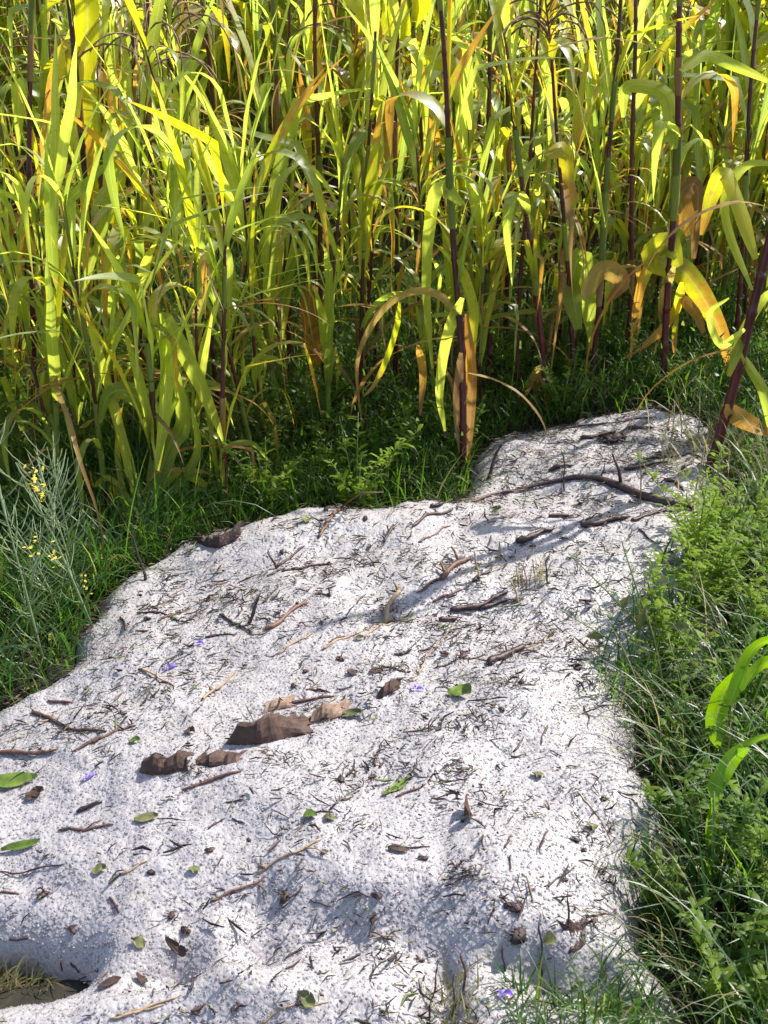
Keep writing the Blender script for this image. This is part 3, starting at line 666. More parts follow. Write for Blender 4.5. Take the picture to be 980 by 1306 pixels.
def build_twig(name, p0, p1, r, mat, spur=0, seed=0, stand=0):
    rr = random.Random(seed); mb = MB(); L = (p1 - p0).length; nseg = max(5, int(L / 0.011)); sd_ = (p1 - p0).cross(Vector((0, 0, 1)))
    sd_ = sd_.normalized() if sd_.length > 1e-6 else Vector((1, 0, 0)); bow = rr.uniform(-0.06, 0.06) * L; pts = []; rads = []
    for i in range(nseg + 1):
        t = i / nseg; q = p0.lerp(p1, t) + sd_ * (bow * math.sin(math.pi * t) + rr.uniform(-1, 1) * 0.007 * L + 0.02 * L * math.sin(t * 9 + seed))
        if not stand:
            q.z = max(float(top_h(q.x, q.y)) + r * 0.5, q.z * 0.5 + (float(top_h(q.x, q.y)) + r) * 0.5) + abs(rr.uniform(0, 1)) * r * 0.4
        pts.append(q - p0); rads.append(r * (1 - 0.35 * t) * rr.uniform(0.68, 1.22) * (0.55 if i in (0, nseg) else 1))
    mb.tube(pts, rads, 6)
    for k_ in range(spur):
        for q_ in range(rr.choice((1, 2))):
            i = rr.randrange(1, nseg); d = (p1 - p0).normalized() * rr.uniform(0.3, 1) + sd_ * rr.choice((-1, 1)) * rr.uniform(0.4, 1) + Vector((0, 0, rr.uniform(0.1, 0.7)))
            l = L * rr.uniform(0.15, 0.35); mb.tube([pts[i], pts[i] + d * l * 0.5, pts[i] + d * l + Vector((0, 0, -0.3 * l))], [r * 0.6, r * 0.45, r * 0.25], 5)
    o = mb.build(name, M[mat]); o.location = p0; return o
info = []
for i, (u0, v0, u1, v1, w, c, sp, st) in enumerate(TW):
    p0 = at(u0, v0) if not st else at(*( (u1, v1) if v1 > v0 else (u0, v0)))
    if st:
        ub, vb, ut, vt = (u1, v1, u0, v0) if v1 > v0 else (u0, v0, u1, v1)
        p0 = at(ub, vb); p1 = on_plane_y(ut, vt, p0.y + 0.25 * abs(vt - vb) * px_m(ub, vb) ); p0 = p0 - Vector((0, 0, 0.01))
    else: p1 = at(u1, v1)
    r = w * px_m((u0 + u1) / 2, (v0 + v1) / 2) / 2 * 1.05
    o = build_twig('twig', p0, p1, r, mats[c], sp, i, st)
    Lpx = math.hypot(u1 - u0, v1 - v0)
    mu, mv = (u0 + u1) / 2, (v0 + v1) / 2
    lm = min(LAND, key=lambda q: math.hypot(q[0] - mu, q[1] - mv))
    du, dv = mu - lm[0], mv - lm[1]
    if math.hypot(du, dv) < 22: side = 'beside'
    elif abs(du) > abs(dv) * 1.2: side = 'right of' if du > 0 else 'left of'
    else: side = 'in front of' if dv > 0 else 'behind'
    size = 'long' if Lpx > 60 else ('short' if Lpx < 28 else 'middling')
    thk = 'thick' if w >= 6 else ('thin' if w <= 3 else 'slender')
    post = 'upright' if st else 'lying'
    info.append((o, f'{size} {thk} {cname[c]} twig {post} {side} {lm[2]}', math.hypot(du, dv)))
from collections import defaultdict
by = defaultdict(list)
for t in info: by[t[1]].append(t)
ordn = ['nearest to it', 'second nearest to it', 'third nearest to it', 'fourth nearest to it', 'fifth nearest to it', 'sixth nearest to it', 'seventh nearest to it']
for lab, lst in by.items():
    lst.sort(key=lambda t: t[2])
    for k_, (o, l, d) in enumerate(lst):
        l = l if len(lst) == 1 else l + ', ' + ordn[k_]
        if len(l.split()) > 16: l = l.replace('reddish brown', 'brown').replace('straw coloured', 'straw')
        if len(l.split()) > 16: l = l.replace(' to it', '')
        tag(o, l, 'twig', 'twigs lying on the hail')

# the long curved branch at the back, with its side shoots
bp = [(640, 632), (670, 625), (700, 618), (734, 611), (764, 613), (791, 623), (818, 635), (848, 643), (884, 649)]
pp = [at(*q) for q in bp]; o0 = pp[0].copy(); root = empty('fallen_branch', o0)
tag(root, 'long curved dark branch lying across the back of the hail', 'branch')
mb = MB(); mb.tube([p - o0 + Vector((0, 0, 0.008)) for p in pp], [0.004, 0.005, 0.006, 0.008, 0.010, 0.012, 0.013, 0.015, 0.014], 8); mb.build('main_limb', M['twig_dark'], root)
for (a, b_, w) in (((793, 622), (781, 578), 0.006), ((764, 613), (772, 585), 0.003), ((720, 614), (690, 612), 0.003)):
    q = at(*a); e = on_plane_y(b_[0], b_[1], q.y + 0.02); m_ = q.lerp(e, 0.5) + Vector((0.006, 0, 0))
    mb = MB(); mb.tube([q - o0, m_ - o0, e - o0], [w, w * 0.8, w * 0.5], 6); mb.build('side_shoot', M['twig_dark'], root)

# small loose twig bits, individuals in a group
x, y = pts_in(420, (-1.5, 1.6), (1.05, 4.5), 0.03, lambda x, y: np.abs(x) < 0.35 * y + 0.05)
protos = []
for k_ in range(8):
    rr = random.Random(300 + k_); L = 0.016 + 0.018 * rr.random(); mb = MB(); r = rr.uniform(0.0011, 0.0024)
    pts = [Vector((L * (t - 0.5), rr.uniform(-1, 1) * 0.0025, 0.001 + rr.uniform(0, 0.004))) for t in (0, 0.33, 0.66, 1)]
    mb.tube(pts, [r, r * 1.1, r * 0.9, r * 0.6], 5)
    if k_ % 2: mb.tube([pts[1], pts[1] + Vector((L * 0.2, L * 0.25, 0.006))], [r * 0.7, r * 0.4], 4)
    protos.append(mb.mesh('twig_fragment'))
for i in range(min(150, len(x))):
    me = protos[i % 8]
    o = link_mesh('twig_fragment', me, M['twig_dark'] if i % 8 % 3 else M['twig_brown'])
    o.location = (x[i], y[i], float(snow_h(x[i], y[i])) + 0.001); o.rotation_euler = (RNG.uniform(-.2, .2), RNG.uniform(-.25, .25), RNG.uniform(0, 6.28))
    tag(o, 'tiny loose broken twig fragment scattered on the hail', 'twig fragment', 'tiny twig fragments strewn over the hail')
# husks / seed lumps
hp = [(781,563,13),(364,1144,9),(480,1143,6),(55,1142,6),(93,1187,6),(268,1085,5),(435,995,5),(568,834,5),(590,838,6),(434,841,5),(390,857,4),(375,875,4),(194,1113,5),
      (219,1168,5),(237,1188,6),(477,1173,5),(590,1048,3),(720,1123,4),(466,662,4),(734,1072,5),(745,1085,4),(420,760,3),(737,853,5),(872,778,6),(188,790,4),(700,1130,3),(318,1072,3),
      (414,1087,4),(360,705,4),(305,660,4),(245,690,8),(540,1095,5),(665,870,4),(640,905,4),(770,1020,4),(500,1010,4),(655,1158,9),(662,1196,13)]
hl = {0: 'big dark clod on the back crest of the hail', 1: 'dark lumpy seed head right of the long split tan stalk', 36: 'brown muddy tuft above the black clod at lower right', 37: 'black muddy clod in a hollow left of the bark scrap'}
for i, (u, v, w) in enumerate(hp):
    p = at(u, v); r = w * px_m(u, v); mb = MB()
    mb.blob((0, 0, 0), r * 0.9, 9, 7, i, 0.42, (1.3, 0.8, 0.5))
    for k_ in range(3): mb.tube([Vector((0, 0, 0)), Vector((RNG.uniform(-1, 1), RNG.uniform(-1, 1), RNG.uniform(0, 0.5))) * r * 1.9], [r * 0.22, r * 0.08], 4)
    if i % 3 == 0: mb.blob((r * 0.9, r * 0.2, 0), r * 0.5, 6, 5, i + 50, 0.3)
    o = mb.build('husk', M['husk']); o.location = p + Vector((0, 0, r * 0.3)); o.rotation_euler = (0, 0, i * 1.3)
    if i in hl: tag(o, hl[i], 'clod'); o.name = 'soil_clod'
    else: tag(o, 'small dark round seed husk lying loose on the hail', 'husk', 'small dark seed husks dotted over the hail')

# ------------------------------------------------------------------ corn plants
def corn_leaf_mb(rr, L, W, elev, droop, az, start, shred=False, twist=0.0, n=13):
    """leaf arcs out of the stem at start; elev initial elevation (rad), droop total bend (rad)"""
    mb = MB(); strips = 1 if not shred else rr.choice((2, 3))
    for s_ in range(strips):
        a = az + (0 if strips == 1 else rr.uniform(-0.25, 0.25)); Ls = L * (1 if strips == 1 else rr.uniform(0.7, 1.0)); Ws = W if strips == 1 else W * rr.uniform(0.3, 0.5)
        dr = droop * rr.uniform(0.9, 1.1); p = Vector(start); pts = [p.copy()]; e = elev; seg = Ls / n; kink = rr.uniform(0.25, 0.6) if rr.random() < 0.3 else None
        wob = rr.uniform(-0.5, 0.5); side = []
        for i in range(n):
            t = i / n
            e = elev - dr * (t ** 1.25)
            if kink and t > kink: e -= 0.9
            e = max(e, -1.52 + 0.05 * math.sin(i)); aa = a + wob * t + 0.08 * math.sin(i * 1.1 + wob * 9)
            p = p + Vector((math.cos(aa) * math.cos(e), math.sin(aa) * math.cos(e), math.sin(e))) * seg; pts.append(p.copy())
        for i in range(n + 1):
            t = i / n; tw = twist * t; side.append(Vector((-math.sin(a + wob * t + tw), math.cos(a + wob * t + tw), 0.25 * math.sin(tw * 2))))
        wid = [Ws / 2 * (min(1, 0.45 + t * 4) * (1 - max(0, (t - 0.35) / 0.65) ** 1.7) + 0.02) for t in [i / n for i in range(n + 1)]]
        mb.ribbon(pts, wid, side, 0.22, 0.10, rr.randrange(9999))
    return mb
def corn_plant(seed, H=2.0, nleaf=11, label=None, group=None, dry=0.25, thick=0.010, tassel=False, low=0.12, wscale=1.0, yellow=0.3, bare=0.0):
    rr = random.Random(seed); root = empty('corn_plant')
    ph = rr.uniform(0, 6); cur = rr.uniform(-0.05, 0.05); cur2 = rr.uniform(-0.05, 0.05)
    cl = lambda z: Vector((cur * (z / H) ** 2 * H + 0.004 * math.sin(z * 7 + ph), cur2 * (z / H) ** 2 * H + 0.004 * math.cos(z * 6 + ph), z))
    nodes = []; z = 0.06
    while z < H: nodes.append(z); z += rr.uniform(0.10, 0.17)
    zs = sorted(set([-0.08, 0, H] + [q for nd in nodes for q in (nd - 0.012, nd, nd + 0.012)] + [i * 0.08 for i in range(1, int(H / 0.08))]))
    rad = lambda z: thick * (1 - 0.55 * max(0, z) / H)
    mb = MB(); mb.tube([cl(z) for z in zs], [rad(z) * (1.28 if any(abs(z - q) < 1e-6 for q in nodes) else 1.0) for z in zs], 8); mb.build('stem', M['stem'], root)
    az = rr.uniform(0, 6.28)
    cand = [nd for nd in nodes if nd > low]
    k_ = 0
    while len(cand) < nleaf: cand.append(rr.uniform(low + 0.05, H * 0.97))
    if len(cand) > nleaf: cand = rr.sample(cand, nleaf)
    cand.sort(); 
    for nd in cand:
        if rr.random() < bare: continue
        t = nd / H; az += math.pi + rr.uniform(-0.6, 0.6)
        isdry = rr.random() < (dry * 2.0 * (1 - t) ** 1.5 + 0.02); isyel = rr.random() < yellow
        mat = 'corn_dry' if isdry else ('corn_yellow' if isyel else 'corn_green')
        L = rr.uniform(0.42, 0.80) * (0.8 if isdry else 1); W = rr.uniform(0.022, 0.052) * wscale
        if isdry: el, dr = rr.uniform(-0.4, 0.7), rr.uniform(1.0, 1.8); W *= 0.6
        else:
            q = rr.random()
            if q < 0.60: el, dr = rr.uniform(1.22, 1.53), rr.uniform(0.1, 0.7); L *= 0.8
            elif q < 0.90: el, dr = rr.uniform(1.0, 1.4), rr.uniform(3.6, 5.4); L *= 0.85
            else: el, dr = rr.uniform(0.7, 1.35), rr.uniform(1.8, 2.9); L *= 0.6
        shz = nd + rr.uniform(0.03, 0.07)
        if rr.random() < 0.38:
            sm = MB(); sm.tube([cl(nd - 0.06), cl(nd), cl(shz), cl(shz + 0.02)], [rad(nd) * 1.15, rad(nd) * 1.4, rad(nd) * 1.35, rad(nd) * 1.5], 8, cap=False)
            sm.build('leaf_sheath', M['sheath_dry' if isdry else 'sheath'], root)
        lf = corn_leaf_mb(rr, L, W, el, dr, az, cl(shz + 0.01), shred=rr.random() < 0.22, twist=rr.uniform(-1.6, 1.6))
        lf.build('leaf', M[mat], root)
    if tassel:
        mb = MB(); top = cl(H)
        mb.tube([top, top + Vector((0.01, 0, 0.18)), top + Vector((0.03, 0.01, 0.34))], [0.004, 0.003, 0.0015], 5)
        for j in range(13):
            a = rr.uniform(0, 6.28); b_ = top + Vector((0.005, 0, rr.uniform(0, 0.16))); l = rr.uniform(0.2, 0.36); e = rr.uniform(0.9, 1.3); pts = [b_]
            for q in range(9):
                e -= rr.uniform(0.18, 0.36); b_ = b_ + Vector((math.cos(a) * math.cos(e), math.sin(a) * math.cos(e), math.sin(e))) * (l / 9); pts.append(b_)
            mb.tube(pts, [0.0022 * (1 if i % 2 else 1.7) for i in range(len(pts))], 4)
        mb.build('tassel', M['tassel'], root)
    tag(root, label, 'corn plant', group); return root
def copy_tree(o, parent=None):
    c = o.copy(); COL.objects.link(c)
    if parent: c.parent = parent
    for ch in list(o.children): copy_tree(ch, c)
    return c
def place_lean(root, base_px, top_px, dy=0.0):
    p0 = march(base_px[0], base_px[1], top_h); p1 = on_plane_y(top_px[0], top_px[1], p0.y + dy)
    d = (p1 - p0).normalized(); root.location = p0 - d * 0.02
    root.rotation_mode = 'QUATERNION'; root.rotation_quaternion = Vector((0, 0, 1)).rotation_difference(d) @ Quaternion((0, 0, 1), RNG.uniform(0, 6.28))
    root.matrix_basis = Matrix.LocRotScale(root.location, root.rotation_quaternion, (1, 1, 1))
    return root
G = 'dark stemmed corn plants along the front of the field'
# base px, top px, H, thick, dry, label, tassel, nleaf, bare
FR = [((137, 560), (100, 0), 1.9, .0105, .2, 'corn plant with straight thick burgundy stem at far left, beside a glowing yellow leaf', 0, 10, .25),
 ((212, 560), (165, 20), 1.9, .007, .3, 'slim corn stem left of the tasselled plant, orange dry leaves halfway up', 0, 10, .2),
 ((283, 560), (238, 20), 1.27, .008, .2, 'corn plant under the drooping tassel at upper left', 1, 9, .3),
 ((305, 470), (272, 90), 1.85, .010, .3, 'corn plant with a thick dark stem just right of the tasselled one', 1, 9, .25),
 ((372, 500), (338, 0), 1.95, .008, .2, 'dark slanting corn stem left of centre, cut off by the frame top', 0, 10, .25),
 ((415, 520), (395, 0), 1.95, .0085, .3, 'straight dark corn stem left of centre with a withered sheath low down', 0, 10, .25),
 ((548, 470), (545, 0), 1.95, .008, .15, 'corn stem at the middle of the frame top behind a broad glowing leaf', 0, 11, .15),
 ((592, 612), (582, 60), 1.62, .010, .5, 'nearest corn plant, rooted at the notch of the hail with tan sheath', 0, 10, .2),
 ((699, 532), (655, 30), 1.85, .0085, .5, 'corn plant rooted on the back hail edge with dry orange base leaves', 0, 10, .25),
 ((737, 518), (700, 60), 1.22, .008, .5, 'corn plant just right of the orange based one, dark lower stem', 1, 9, .25),
 ((752, 512), (793, 60), 1.9, .008, .3, 'corn stem leaning right behind the hail crest', 0, 9, .3),
 ((846, 500), (878, 0), 1.9, .0105, .4, 'thick dark red corn stem standing behind the drooping yellow leaf at right', 0, 9, .35),
 ((905, 600), (1010, 220), 1.7, .013, .35, 'thick leaning dark corn stem at the right edge, base in pale dry grass', 0, 8, .45),
 ((625, 500), (612, 120), 1.7, .009, .3, 'corn plant between the tan sheathed and the orange based plants', 0, 10, .2),
 ((48, 580), (20, 60), 1.8, .009, .5, 'corn plant at the left frame edge with reddish dead base', 0, 10, .2),
 ((192, 668), (205, 380), 0.72, .010, .1, 'short leafy corn plant with broad arching leaves at the left hail edge', 0, 9, .1),
 ((285, 650), (290, 330), 0.9, .007, .35, 'low yellowing corn plant at the back rim left of the dark grass', 0, 8, .2),
 ((455, 555), (470, 150), 1.35, .007, .3, 'green corn plant behind the two orange hanging leaf strips', 0, 9, .2),
 ((660, 515), (665, 200), 1.4, .007, .5, 'lower corn plant left of the orange based one', 0, 9, .2),
 ((800, 470), (820, 0), 1.9, .008, .3, 'corn plant in second row between the leaning stem and thick red stem', 1, 10, .2),
 ((940, 470), (950, 60), 1.8, .008, .2, 'corn plant in second row at the right behind the leaning stem', 0, 10, .2),
 ((505, 500), (505, 60), 1.8, .008, .2, 'corn plant with hanging leaves just left of centre', 0, 11, .15),
 ((90, 480), (55, 0), 1.12, .008, .25, 'corn plant in second row at far left with a brown tassel', 1, 10, .2)]
front = []
for i, (b, t, H, th, dry, lab, ta, nl, br) in enumerate(FR):
    r = corn_plant(100 + i, H, nl + (2 if H > 1 else 2), lab, G, dry, th * 1.25, bool(ta), low=0.30 if H > 1 else 0.05, wscale=0.8 if H > 1 else 1.0, bare=br, yellow=0.3); place_lean(r, b, t); front.append(r)

# particular leaves, traced at their plant's distance with real width
def hero_leaf(plant, px, wpx, mat, dy=0.0, depth_curve=0.10, seed=0, face=0.0):
    base = plant.location; y0 = base.y + dy; rr = random.Random(seed); n_ = len(px); raw = []
    for i, (u, v) in enumerate(px):
        t = i / (n_ - 1); raw.append(on_plane_y(u, v, y0 + depth_curve * math.sin(t * 2.2)))
    # Catmull-Rom
    pts = []
    ext = [raw[0] * 2 - raw[1]] + raw + [raw[-1] * 2 - raw[-2]]
    for i in range(1, n_):
        for k_ in range(5):
            t = k_ / 5; a, b, c, d = ext[i - 1], ext[i], ext[i + 1], ext[i + 2]
            pts.append(0.5 * ((2 * b) + (c - a) * t + (2 * a - 5 * b + 4 * c - d) * t * t + (3 * b - a - 3 * c + d) * t ** 3))
    pts.append(raw[-1]); m = (raw[0] - Vector((0, 0, CAM_Z))).length / FPX; w = wpx * m / 2; N_ = len(pts)
    side = []
    for i in range(N_):
        t_ = (pts[min(i + 1, N_ - 1)] - pts[max(i - 1, 0)]).normalized(); vd = Vector((0, -1, 0.35)).normalized()
        s1 = t_.cross(vd); s1 = s1.normalized() if s1.length > 0.1 else Vector((1, 0, 0)); ang = face + 0.5 * math.sin(i / N_ * 3 + seed)
        side.append(s1 * math.cos(ang) + t_.cross(s1) * math.sin(ang))
    wid = [w * (min(1, 0.35 + i / N_ * 5) * (1 - max(0, (i / N_ - 0.4) / 0.6) ** 1.8) + 0.03) for i in range(N_)]
    bpy.context.view_layer.update()
    inv = plant.matrix_basis.inverted(); mb = MB(); mb.ribbon(pts, wid, side, 0.25, 0.08, seed, across=4)
    mb.v = [inv @ v_ for v_ in mb.v]
    mb.build('leaf', M[mat], plant)
F_ = front
HL = [(7, [(583, 400), (560, 376), (528, 371), (495, 388), (468, 425), (455, 470), (462, 545)], 10, 'corn_dry'),
 (7, [(510, 385), (505, 420), (492, 460), (478, 490), (464, 506)], 8, 'corn_yellow'),
 (7, [(533, 440), (540, 480), (536, 530)], 10, 'corn_dry'),
 (7, [(590, 260), (560, 240), (548, 300), (545, 380), (552, 470)], 17, 'corn_green'),
 (7, [(585, 330), (605, 390), (600, 460), (590, 540)], 14, 'corn_yellow'),
 (7, [(595, 400), (603, 480), (598, 560), (596, 600)], 12, 'corn_dry'),
 (7, [(590, 380), (570, 430), (560, 500), (568, 550)], 14, 'corn_green'),
 (7, [(588, 450), (583, 520), (590, 590)], 12, 'sheath_dry'),
 (6, [(585, 130), (578, 85), (550, 72), (538, 82), (541, 150), (548, 230)], 26, 'corn_yellow'),
 (6, [(550, -30), (515, 20), (480, 80), (435, 135)], 40, 'corn_yellow'),
 (5, [(400, -40), (450, -10), (475, 30), (480, 90)], 30, 'corn_yellow'),
 (0, [(106, -60), (112, 30), (104, 130), (110, 200), (116, 275)], 26, 'corn_yellow'),
 (0, [(98, 150), (92, 60), (70, 90), (56, 170), (48, 250)], 20, 'corn_yellow'),
 (0, [(110, 360), (70, 350), (40, 372), (10, 410), (-20, 470)], 14, 'corn_green'),
 (15, [(190, 650), (205, 590), (200, 535), (165, 500), (138, 505), (128, 540)], 26, 'corn_green'),
 (15, [(192, 640), (215, 570), (232, 530), (205, 400)], 24, 'corn_green'),
 (15, [(180, 660), (150, 540), (128, 460), (110, 400)], 15, 'corn_green'),
 (15, [(200, 600), (212, 480), (206, 404), (245, 470), (272, 530), (285, 565)], 20, 'corn_green'),
 (15, [(170, 670), (150, 620), (135, 640), (100, 670)], 14, 'corn_yellow'),
 (15, [(185, 640), (225, 605), (260, 620), (245, 625)], 14, 'corn_green'),
 (15, [(160, 640), (150, 580), (155, 520)], 7, 'corn_yellow'),
 (15, [(175, 650), (140, 610), (120, 620), (115, 600)], 7, 'corn_yellow'),
 (15, [(210, 640), (250, 580), (245, 520)], 12, 'corn_green'),
 (16, [(285, 620), (285, 575), (320, 565), (345, 590)], 8, 'corn_green'),
 (11, [(866, 340), (850, 312), (835, 330), (870, 345), (900, 385), (925, 440), (932, 500)], 30, 'corn_yellow'),
 (11, [(862, 330), (845, 316), (825, 345), (812, 390), (805, 455)], 14, 'corn_yellow'),
 (11, [(870, 360), (862, 395), (835, 430), (795, 458)], 11, 'corn_yellow'),
 (11, [(860, 340), (846, 380), (842, 410)], 10, 'corn_dry'),
 (11, [(870, 380), (890, 400), (900, 430)], 16, 'corn_dry'),
 (11, [(868, 380), (862, 420), (860, 450)], 9, 'corn_yellow'),
 (11, [(868, 90), (900, 70), (940, 85), (990, 108)], 14, 'corn_green'),
 (11, [(860, 190), (850, 120), (800, 110), (795, 150)], 20, 'corn_green'),
 (12, [(965, 330), (930, 225), (910, 245), (895, 300)], 22, 'corn_yellow'),
 (12, [(960, 370), (925, 270), (950, 212), (1000, 210)], 12, 'corn_green'),
 (12, [(950, 420), (920, 440), (905, 400), (930, 380)], 9, 'corn_green'),
 (12, [(930, 480), (950, 420), (975, 380), (990, 370)], 12, 'corn_green'),
 (12, [(945, 450), (975, 500), (985, 560)], 15, 'corn_green'),
 (12, [(925, 520), (955, 540), (985, 555)], 22, 'corn_dry'),
 (9, [(738, 420), (730, 360), (742, 330), (752, 400), (758, 450)], 26, 'corn_green'),
 (9, [(745, 380), (770, 345), (795, 360), (775, 385)], 24, 'corn_dry'),
 (8, [(697, 500), (690, 470), (672, 500), (660, 535)], 10, 'corn_dry'),
 (8, [(700, 525), (695, 480), (684, 500), (688, 533)], 9, 'corn_dry'),
 (8, [(698, 200), (720, 190), (725, 230), (735, 260)], 20, 'corn_yellow'),
 (5, [(405, 470), (395, 400), (400, 370), (408, 440)], 22, 'corn_dry'),
 (4, [(360, 560), (350, 505), (362, 498), (370, 530)], 14, 'corn_dry'),
 (1, [(195, 340), (190, 300), (200, 330), (206, 365)], 18, 'corn_dry'),
 (3, [(262, 380), (250, 400), (255, 445)], 15, 'corn_dry'),
 (14, [(40, 330), (25, 290), (10, 290), (5, 335)], 24, 'corn_dry'),
 (19, [(880, 300), (868, 250), (890, 240), (885, 330)], 24, 'corn_dry')]
for i, (pi, px, w, mt) in enumerate(HL): hero_leaf(F_[pi], px, w, mt, dy=-0.03 - 0.01 * (i % 4), seed=i, face=0.0)

# the stand behind: 12 kinds, copied
protoC = []
for i in range(14):
    H = RNG.uniform(1.6, 2.2) if i % 4 else RNG.uniform(1.15, 1.4)
    protoC.append(corn_plant(500 + i, H, RNG.choice((20, 22, 24, 26)), 'x', None, RNG.uniform(0.1, 0.3), RNG.uniform(0.006, 0.0095), tassel=(i % 4 == 0), low=0.28, wscale=RNG.uniform(0.9, 1.25), yellow=RNG.uniform(0.25, 0.55), bare=0.0))
spots = []; tries = 0
occ = [(r.location.x, r.location.y) for r in front]
while len(spots) < 205 and tries < 60000:
    tries += 1; y = 3.25 + (RNG.random() ** 0.85) * 5.4; xx = RNG.uniform(-0.42 * y - 0.45, 0.42 * y + 0.55)
    if y < 5.2 and sd_at(np.array(xx), np.array(y)) > -0.28: continue
    # keep the grassy gap in front of the field
    edge = np.interp(xx, [-2.5, -1.5, -0.6, 0.3, 0.7, 1.1, 1.5, 2.5], [3.0, 3.0, 3.45, 3.85, 4.2, 4.5, 4.4, 3.9])
    if y < edge: continue
    md = 0.17 if y < 5.5 else 0.20
    if any((xx - a) ** 2 + (y - b) ** 2 < md * md for a, b in spots): continue
    if any((xx - a) ** 2 + (y - b) ** 2 < 0.015 for a, b in occ): continue
    spots.append((xx, y))
GB = 'corn plants standing in the dense field behind the front stems'
for i, (xx, y) in enumerate(spots):
    o = protoC[i] if i < 14 else copy_tree(protoC[i % 14])
    sc = RNG.uniform(0.85, 1.12); o.location = (xx, y, float(base_h(xx, y)) - 0.02); o.scale = (sc, sc, sc)
    o.rotation_euler = (RNG.gauss(0, 0.06), RNG.gauss(0, 0.06), RNG.uniform(0, 6.28))
    a = 490 + xx / y * 1300
    where = 'left' if a < 330 else ('right' if a > 650 else 'middle')
    dep = 'just behind the front' if y < 5.0 else ('halfway into the field' if y < 6.5 else 'deep in the field')
    tag(o, f'crowded yellow green corn plant {dep}, {where} third', 'corn plant', GB)

# lower leafy plants filling the foot of the stand
protoL = [corn_plant(700 + i, RNG.uniform(0.75, 1.35), 15, 'x', None, 0.22, RNG.uniform(0.005, 0.008), low=0.10, wscale=RNG.uniform(0.6, 0.95), yellow=0.35) for i in range(9)]
lows = []; tries = 0
EX = [-2.5, -1.5, -1.0, -0.75, -0.45, -0.2, 0.1, 0.35, 0.6, 0.9, 1.3, 1.7, 2.5]
EY = [2.9, 2.9, 2.85, 2.95, 3.15, 3.42, 3.48, 3.40, 3.65, 4.05, 4.3, 4.0, 3.9]
while len(lows) < 66 and tries < 20000:
    tries += 1; xx = RNG.uniform(-1.75, 2.1); y = float(np.interp(xx, EX, EY)) + RNG.uniform(0, 0.75)
    if sd_at(np.array(xx), np.array(y)) > -0.10 or abs(xx) > 0.42 * y + 0.25: continue
    if any((xx - a) ** 2 + (y - b) ** 2 < 0.12 ** 2 for a, b in lows + occ): continue
    lows.append((xx, y))
for i, (xx, y) in enumerate(lows):
    o = protoL[i] if i < 9 else copy_tree(protoL[i % 9])
    sc = RNG.uniform(0.85, 1.15); o.location = (xx, y, float(base_h(xx, y)) - 0.02); o.scale = (sc, sc, sc)
    o.rotation_euler = (RNG.gauss(0, 0.10), RNG.gauss(0, 0.10), RNG.uniform(0, 6.28))
    a = 490 + xx / y * 1300; where = 'left' if a < 330 else ('right' if a > 650 else 'middle')
    tag(o, f'low leafy corn plant at the foot of the stand, {where} third', 'corn plant', 'low corn plants along the foot of the field')

# ------------------------------------------------------------------ grasses as mass (stuff)
def blades(x, y, zf, hmin, hmax, wmin, wmax, lean=0.5, curl=1.2, azc=None, azs=3.2, seg=5):
    n = len(x); L = NR.uniform(hmin, hmax, n); w = NR.uniform(wmin, wmax, n); az = NR.uniform(0, 6.28, n) if azc is None else NR.normal(azc, azs, n)
    e = math.pi / 2 - np.abs(NR.normal(0, lean, n)); cu = np.abs(NR.normal(curl, 0.6, n)); p = np.stack([x, y, zf(x, y) - 0.01], 1)
    side = np.stack([-np.sin(az + NR.normal(0, .4, n)), np.cos(az), NR.normal(0, .1, n)], 1); rows = []; uv = []
    for i in range(seg + 1):
        t = i / seg; ww = w / 2 * (1 - t ** 2) + 0.0002
        rows.append(p - side * ww[:, None]); rows.append(p + side * ww[:, None]); uv += [(0, t), (1, t)]
        ee = e - cu * t ** 1.3
        p = p + np.stack([np.cos(az) * np.cos(ee), np.sin(az) * np.cos(ee), np.sin(ee)], 1) * (L / seg)[:, None]
    V = np.stack(rows, 1).reshape(-1, 3); k_ = 2 * (seg + 1)
    f = np.array([(2 * i, 2 * i + 1, 2 * i + 3, 2 * i + 2) for i in range(seg)])
    F = (f[None] + (np.arange(n) * k_)[:, None, None]).reshape(-1, 4)
    return V, F, np.tile(np.array(uv, float), (n, 1)), np.repeat(NR.uniform(0, 1, n), k_)
def stuff(name, sets, mat, label, cat):
    off = 0; Vs, Fs, U, A = [], [], [], []
    for v_, f_, u_, a_ in sets: Vs.append(v_); Fs.append(f_ + off); U.append(u_); A.append(a_); off += len(v_)
    me = np_mesh(name, np.concatenate(Vs), np.concatenate(Fs), np.concatenate(U), np.concatenate(A))
    tag(link_mesh(name, me, M[mat]), label, cat, kind='stuff')
def outside(n, xr, yr, lo=-9, hi=-0.01, cond=None, cl=0.0):
    x = NR.uniform(*xr, n); y = NR.uniform(*yr, n); s_ = sd_at(x, y); k_ = (s_ < hi) & (s_ > lo)
    if cl: k_ &= vnoise(x, y, 7, 71) + 0.5 > NR.uniform(0, cl, n)
    if cond is not None: k_ &= cond(x, y)
    return x[k_], y[k_]
bh = base_h
S_ = []
# left bank of long thin grass
x, y = outside(11000, (-2.3, -0.55), (1.9, 3.5), cl=0.7); S_.append(blades(x, y, bh, 0.10, 0.30, 0.002, 0.0045, 0.45, 1.3))
# left bottom corner tuft
x, y = outside(500, (-1.2, -0.7), (0.9, 1.25), lo=-9, hi=9); S_.append(blades(x, y, bh, 0.05, 0.12, 0.002, 0.004, 0.5, 1.2)) if False else None
